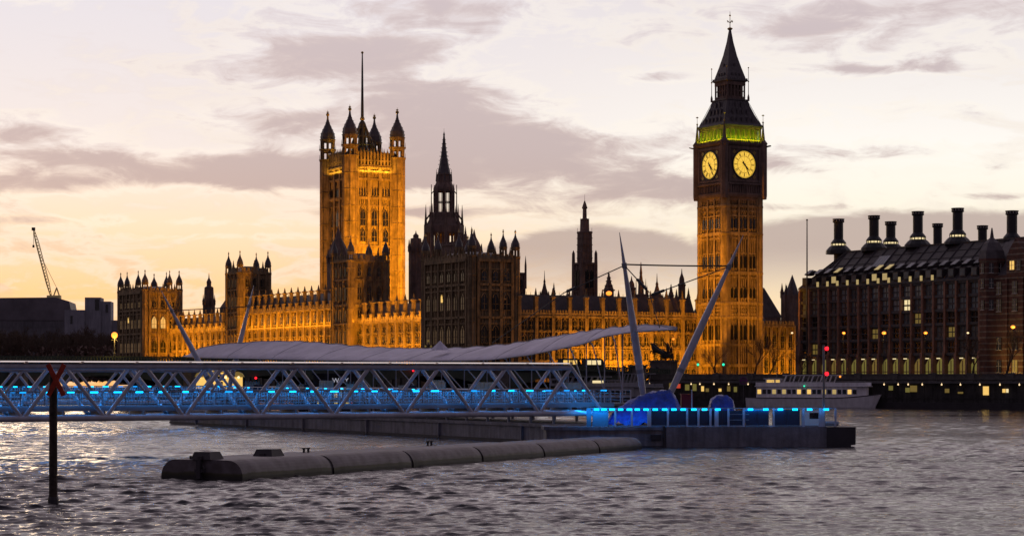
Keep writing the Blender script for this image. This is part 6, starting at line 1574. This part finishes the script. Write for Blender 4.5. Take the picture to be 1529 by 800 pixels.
# moored kiosk boat with white letters, behind the pontoon
q = PW(15.5, 94); kb = thing('kiosk_boat', 'moored dark kiosk boat with white sign letters and yellow striped front, behind the gangway', 'boat', (q.x, q.y, 0), -.05)
b = MB(); b.box(-5.5, 5.5, -2, 3.5, -.5, 2.8); b.prism([(5.5, -2, -.5), (7.5, .7, -.5), (5.5, 3.5, -.5)], (0, 0, 3.2)); b.build('hull', 'hull_dark', kb)
b = MB(); b.box(-3.4, 3.2, -1.6, 3.0, 2.8, 7.2); b.box(-3.7, 3.5, -1.9, 3.2, 7.2, 7.45); b.box(-3.5, 3.3, -1.68, -1.58, 5.9, 7.1); b.build('cabin', 'wall_dark', kb)
for i, m_ in enumerate(('stripe_yellow', 'stripe_red', 'hull_white', 'stripe_yellow', 'lit_green', 'stripe_yellow', 'stripe_red')):
    b = MB(); b.box(-3.0 + .82 * i, -2.65 + .82 * i + (.2 if i % 2 else 0), -1.68, -1.6, 2.9, 5.4); b.build('stripe_panel', m_, kb)
cu = bpy.data.curves.new('sign_letters', 'FONT'); cu.body = 'WAY'; cu.size = .95; cu.extrude = .04; cu.align_x = 'CENTER'; cu.space_character = 1.15
tmp = bpy.data.objects.new('tmp', cu); C.objects.link(tmp); dgx = bpy.context.evaluated_depsgraph_get(); mt = bpy.data.meshes.new_from_object(tmp.evaluated_get(dgx)); bpy.data.objects.remove(tmp)
mt.name = 'sign_letters'; mt.materials.clear(); mt.materials.append(M['letter_white']); so = put(mt, 'sign_letters', kb, (.35, -1.72, 6.15)); so.rotation_euler = (pi / 2, 0, 0)
# amber lit floating pavilion seen under the bridge
q = at(328, 590, 436); pv = thing('floating_pavilion', 'amber lit floating pavilion with round lamps, seen under the road bridge through the gangway', 'pavilion', (q.x, q.y, 0), .1)
b = MB(); b.box(-8, 8, -2.5, 2.5, -.5, 4.6); b.build('hull', 'hull_dark', pv)
b = MB(); b.box(-4.7, -1.3, -1.8, 1.8, 4.6, 6.9); b.box(1.3, 4.6, -1.8, 1.8, 4.6, 6.9); b.box(-1.3, 1.3, -.9, 1.8, 4.6, 6.2); b.build('wall', 'lit_warm', pv)
b = MB()
for x, w_, z_ in ((-3.0, 2.0, 6.95), (0, 2.3, 7.2), (3.0, 2.0, 6.95)): b.prism([(x - w_, -2.1, z_), (x + w_, -2.1, z_), (x + w_ * .8, -2.1, z_ + .7), (x + w_ * .4, -2.1, z_ + 1.05), (x - w_ * .4, -2.1, z_ + 1.05), (x - w_ * .8, -2.1, z_ + .7)], (0, 4.2, 0))
b.build('roof', 'lit_dim', pv)  # roof and walls glow by emission, standing in for lamplight on them
b = MB(); b.box(-2.0, -.9, -1.9, -1.8, 8.0, 8.25); b.box(-1.4, 1.4, -2.22, -2.12, 7.55, 7.8); b.box(-1.7, 1.7, -2.22, -2.12, 7.1, 7.3); b.build('light_band', 'lit_warm', pv)
b = MB(); b.box(-.7, .7, -1.95, -.85, 4.6, 6.0); b.build('doorway', 'glass_dark', pv)
for x in (-3.9, -1.35, 1.3, 3.9): b = MB(); b.ball((x, -2.3, 6.85), .28); b.build('globe_lamp', 'bulb_white', pv); 
l = lamp('pavilion_glow', 'POINT', (0, -5, 6.5), 240, (1, .55, .08), parent=pv, radius=.3)
# navigation lights hung on the bridge
def on_bridge(px, y, n=.6):
    rr_ = (px - CX) / F; A = BA + n * BN; s = (rr_ * A.y - A.x) / (BDIR.x - rr_ * BDIR.y); p = B(s, n); return p, zat(y, p.y)
for nm, mt_, px, y, r_ in (('red_light', 'bulb_red', 382, 564, .26), ('red_light', 'bulb_red', 617, 553, .24), ('red_light', 'bulb_red', 627, 552, .2), ('amber_light', 'bulb_orange', 602, 551, .2), ('amber_light', 'bulb_orange', 608, 551, .18), ('amber_light', 'bulb_gold', 94, 568, .12), ('red_light', 'bulb_red', 57, 568, .13)):
    p, z = on_bridge(px, y); q = p - BA; b = MB(); b.ball((0, 0, 0), r_, 0, 8, 6); b.tube((0, .3, .1), (0, 0, .1), .08); b.build(nm, mt_, br, (q.x, q.y, z))

# ------------------------------------------------------------------ landing stage under the embankment wall, right
ls = thing('landing_stage', 'dark floating landing stage with few lit windows below the embankment wall', 'pier', (BA.x, BA.y, 0), erz)
b = MB(); b.box(8, 190, -8.6, -1.2, -.8, 1.3); b.build('hull', 'hull_dark', ls)
b = MB(); b.box(10, 188, -7.6, -2, 1.3, 5.5)
for i in range(60): b.box(10 + 3 * i, 10.18 + 3 * i, -7.72, -7.55, 1.3, 5.5)
b.box(10, 188, -7.75, -7.6, 2.2, 2.4); b.build('wall', 'wall_dark', ls)
b = MB(); b.box(8.5, 189, -8.4, -1.4, 5.5, 5.95); b.build('roof', 'concrete_dark', ls)
def ls_s(px, n=-7.8):
    rr_ = (px - CX) / F; A = E(0, n); return (rr_ * A.y - A.x) / (ED.x - rr_ * ED.y)
wn = random.Random(8)
for px, y, w_, h_, m_ in ((1472, 583, 1.3, 1.9, 'lit_warm'), (1414, 583, 1.0, .9, 'lit_dim'), (1499, 583, .7, .8, 'lit_warm'), (1504, 583, .5, .8, 'lit_cream'), (1364, 580, 1.6, 1.4, 'lit_dim'), (1330, 579, 1.0, 1.0, 'lit_green'), (1434, 586, 1.2, .4, 'lit_dim'), (1355, 582, 1, 1, 'lit_green'),
                          (1026, 578, 1.1, 1.4, 'lit_green'), (1037, 578, 1.0, 1.6, 'lit_green'), (1049, 580, .7, 1.2, 'lit_warm'), (1056, 582, .8, .8, 'lit_dim'), (1075, 582, .7, .7, 'lit_warm'), (1003, 574, 1.4, 1.6, 'lit_dim'), (1013, 576, 1, 1, 'stripe_red'), (1088, 580, .8, 1.2, 'lit_dim'), (1098, 581, .8, 1.2, 'lit_green')):
    s = ls_s(px); d = E(s, 7.8).y; d = (BA + s * ED + 7.8 * EN).y
    z = min(max(zat(y, d), 1.9), 4.9); b = MB(); b.box(s - w_ / 2, s + w_ / 2, -7.82, -7.74, z - h_ / 2, z + h_ / 2); b.build('window', m_, ls)
bm2 = MB(); bm2.ball((0, 0, 0), .17, 0, 8, 6); bm2.tube((0, 0, .1), (0, 0, .4), .03); bme = bm2.mesh('bulb', 'bulb_white'); bmg = bm2.mesh('bulb', 'bulb_green')
for px in (970, 1006, 1032, 1045, 1066, 1088, 1117, 1137, 1158, 1180, 1268, 1294, 1320, 1341, 1356, 1377, 1406, 1434, 1463, 1493, 1522): 
    s = ls_s(px, -8.45); put(bme, 'bulb', ls, (s, -8.45, 5.25))
# round transport sign: ring with a bar
s = ls_s(1110, -8.8); p = BA + s * ED + 8.8 * EN; rs = thing('round_sign', 'round ring and bar sign on a post beside the white passenger boat', 'sign', (p.x, p.y, 0), 0); zc_ = zat(568, p.y)
b = MB(); b.lathe(0, 0, [(.1, .8), (.08, zc_ - .8)], 6); b.box(-1.0, 1.0, .1, .2, zc_ - 1.05, zc_ + 1.05); b.build('post', 'concrete_dark', rs)
b = MB(); pts = [(.72 * cos(a), 0, zc_ + .72 * sin(a)) for a in [2 * pi * k / 20 for k in range(21)]]; b.path(pts, .13, 6); b.box(-.95, .95, -.2, -.13, zc_ - .16, zc_ + .16); b.build('ring_and_bar', 'purple_sign', rs)

# ------------------------------------------------------------------ traffic and people at the bridge
def van(label, p, rz, lit, h=2.7, L=5.6):
    t = thing('van', label, 'van', p, rz, 'vehicles on the bridge'); b = MB(); b.prism([(-L / 2, -1, .5), (L / 2, -1, .5), (L / 2, -1, 1.5), (L / 2 - .9, -1, h * .95), (L / 2 - 1.3, -1, h), (-L / 2, -1, h)], (0, 2, 0)); b.build('body', 'cloth_dark', t)
    for k in range(3): b = MB(); b.box(-L / 2 + .4 + 1.35 * k, -L / 2 + 1.55 + 1.35 * k, -1.04, -.99, h * .52, h * .86); b.build('window', lit, t)
    wm = MB(); wm.prism([(.36 * cos(a), 0, .36 * sin(a)) for a in [2 * pi * k / 12 for k in range(12)]], (0, .2, 0)); wme = wm.mesh('wheel', 'iron')
    for x in (-L / 2 + 1, L / 2 - 1):
        for y in (-1.02, .82): put(wme, 'wheel', t, (x, y, .37))
    for y in (-.7, .7): b = MB(); b.ball((L / 2 + .02, y, .95), .13); b.build('headlight', 'bulb_white', t)
def bz(s): return bridge_z(s) - 1.14
for lab, s, n, lit, h_ in (('dark van with yellow lit windows at the bridge foot, left of the statue', 12.5, -5, 'lit_cream', 3.1), ('longer dark van with lit windows on the bridge near the gangway end', 16.8, -9, 'lit_warm', 3.0), ('dark van with lit windows on the bridge before the far amber wing', 108.5, -4, 'lit_warm', 2.9)):
    p = B(s, n); van(lab, (p.x, p.y, bz(s)), brz, lit, h_)
def pose(k): return ((.1, .30, 1.15), (.28, .3, 1.0), (.05, -.3, 1.12), (-.05, -.32, .88)) if k else ((.02, .28, 1.14), (.1, .3, .88), (.12, -.28, 1.15), (.3, -.22, 1.12))
f0 = figure(None, (0, 0, 0), 0, 'person', pose(0), 'cloth_dark', 1.0); f1 = figure(None, (0, 0, 0), 0, 'person', pose(1), 'cloth_dark', 1.0)
spots = [(-3.6, -2.0), (-4.4, -2.6), (1.5, -2.2), (5.2, -2.4), (6.0, -1.9), (118.0, -1.8), (121.5, -2.2), (146.0, -1.9)]
for i, (s, n) in enumerate(spots):
    p = B(s, n); o = (f0, f1)[i] if i < 2 else (f0, f1)[i % 2].copy()
    if i >= 2: C.objects.link(o)
    o.location = (p.x, p.y, bz(s) + .02); o.rotation_euler = (0, 0, brz + (i % 2) * pi + .3 * i); tag(o, 'tiny dark clad pedestrian walking along the bridge parapet', 'person', 'pedestrians on the bridge')
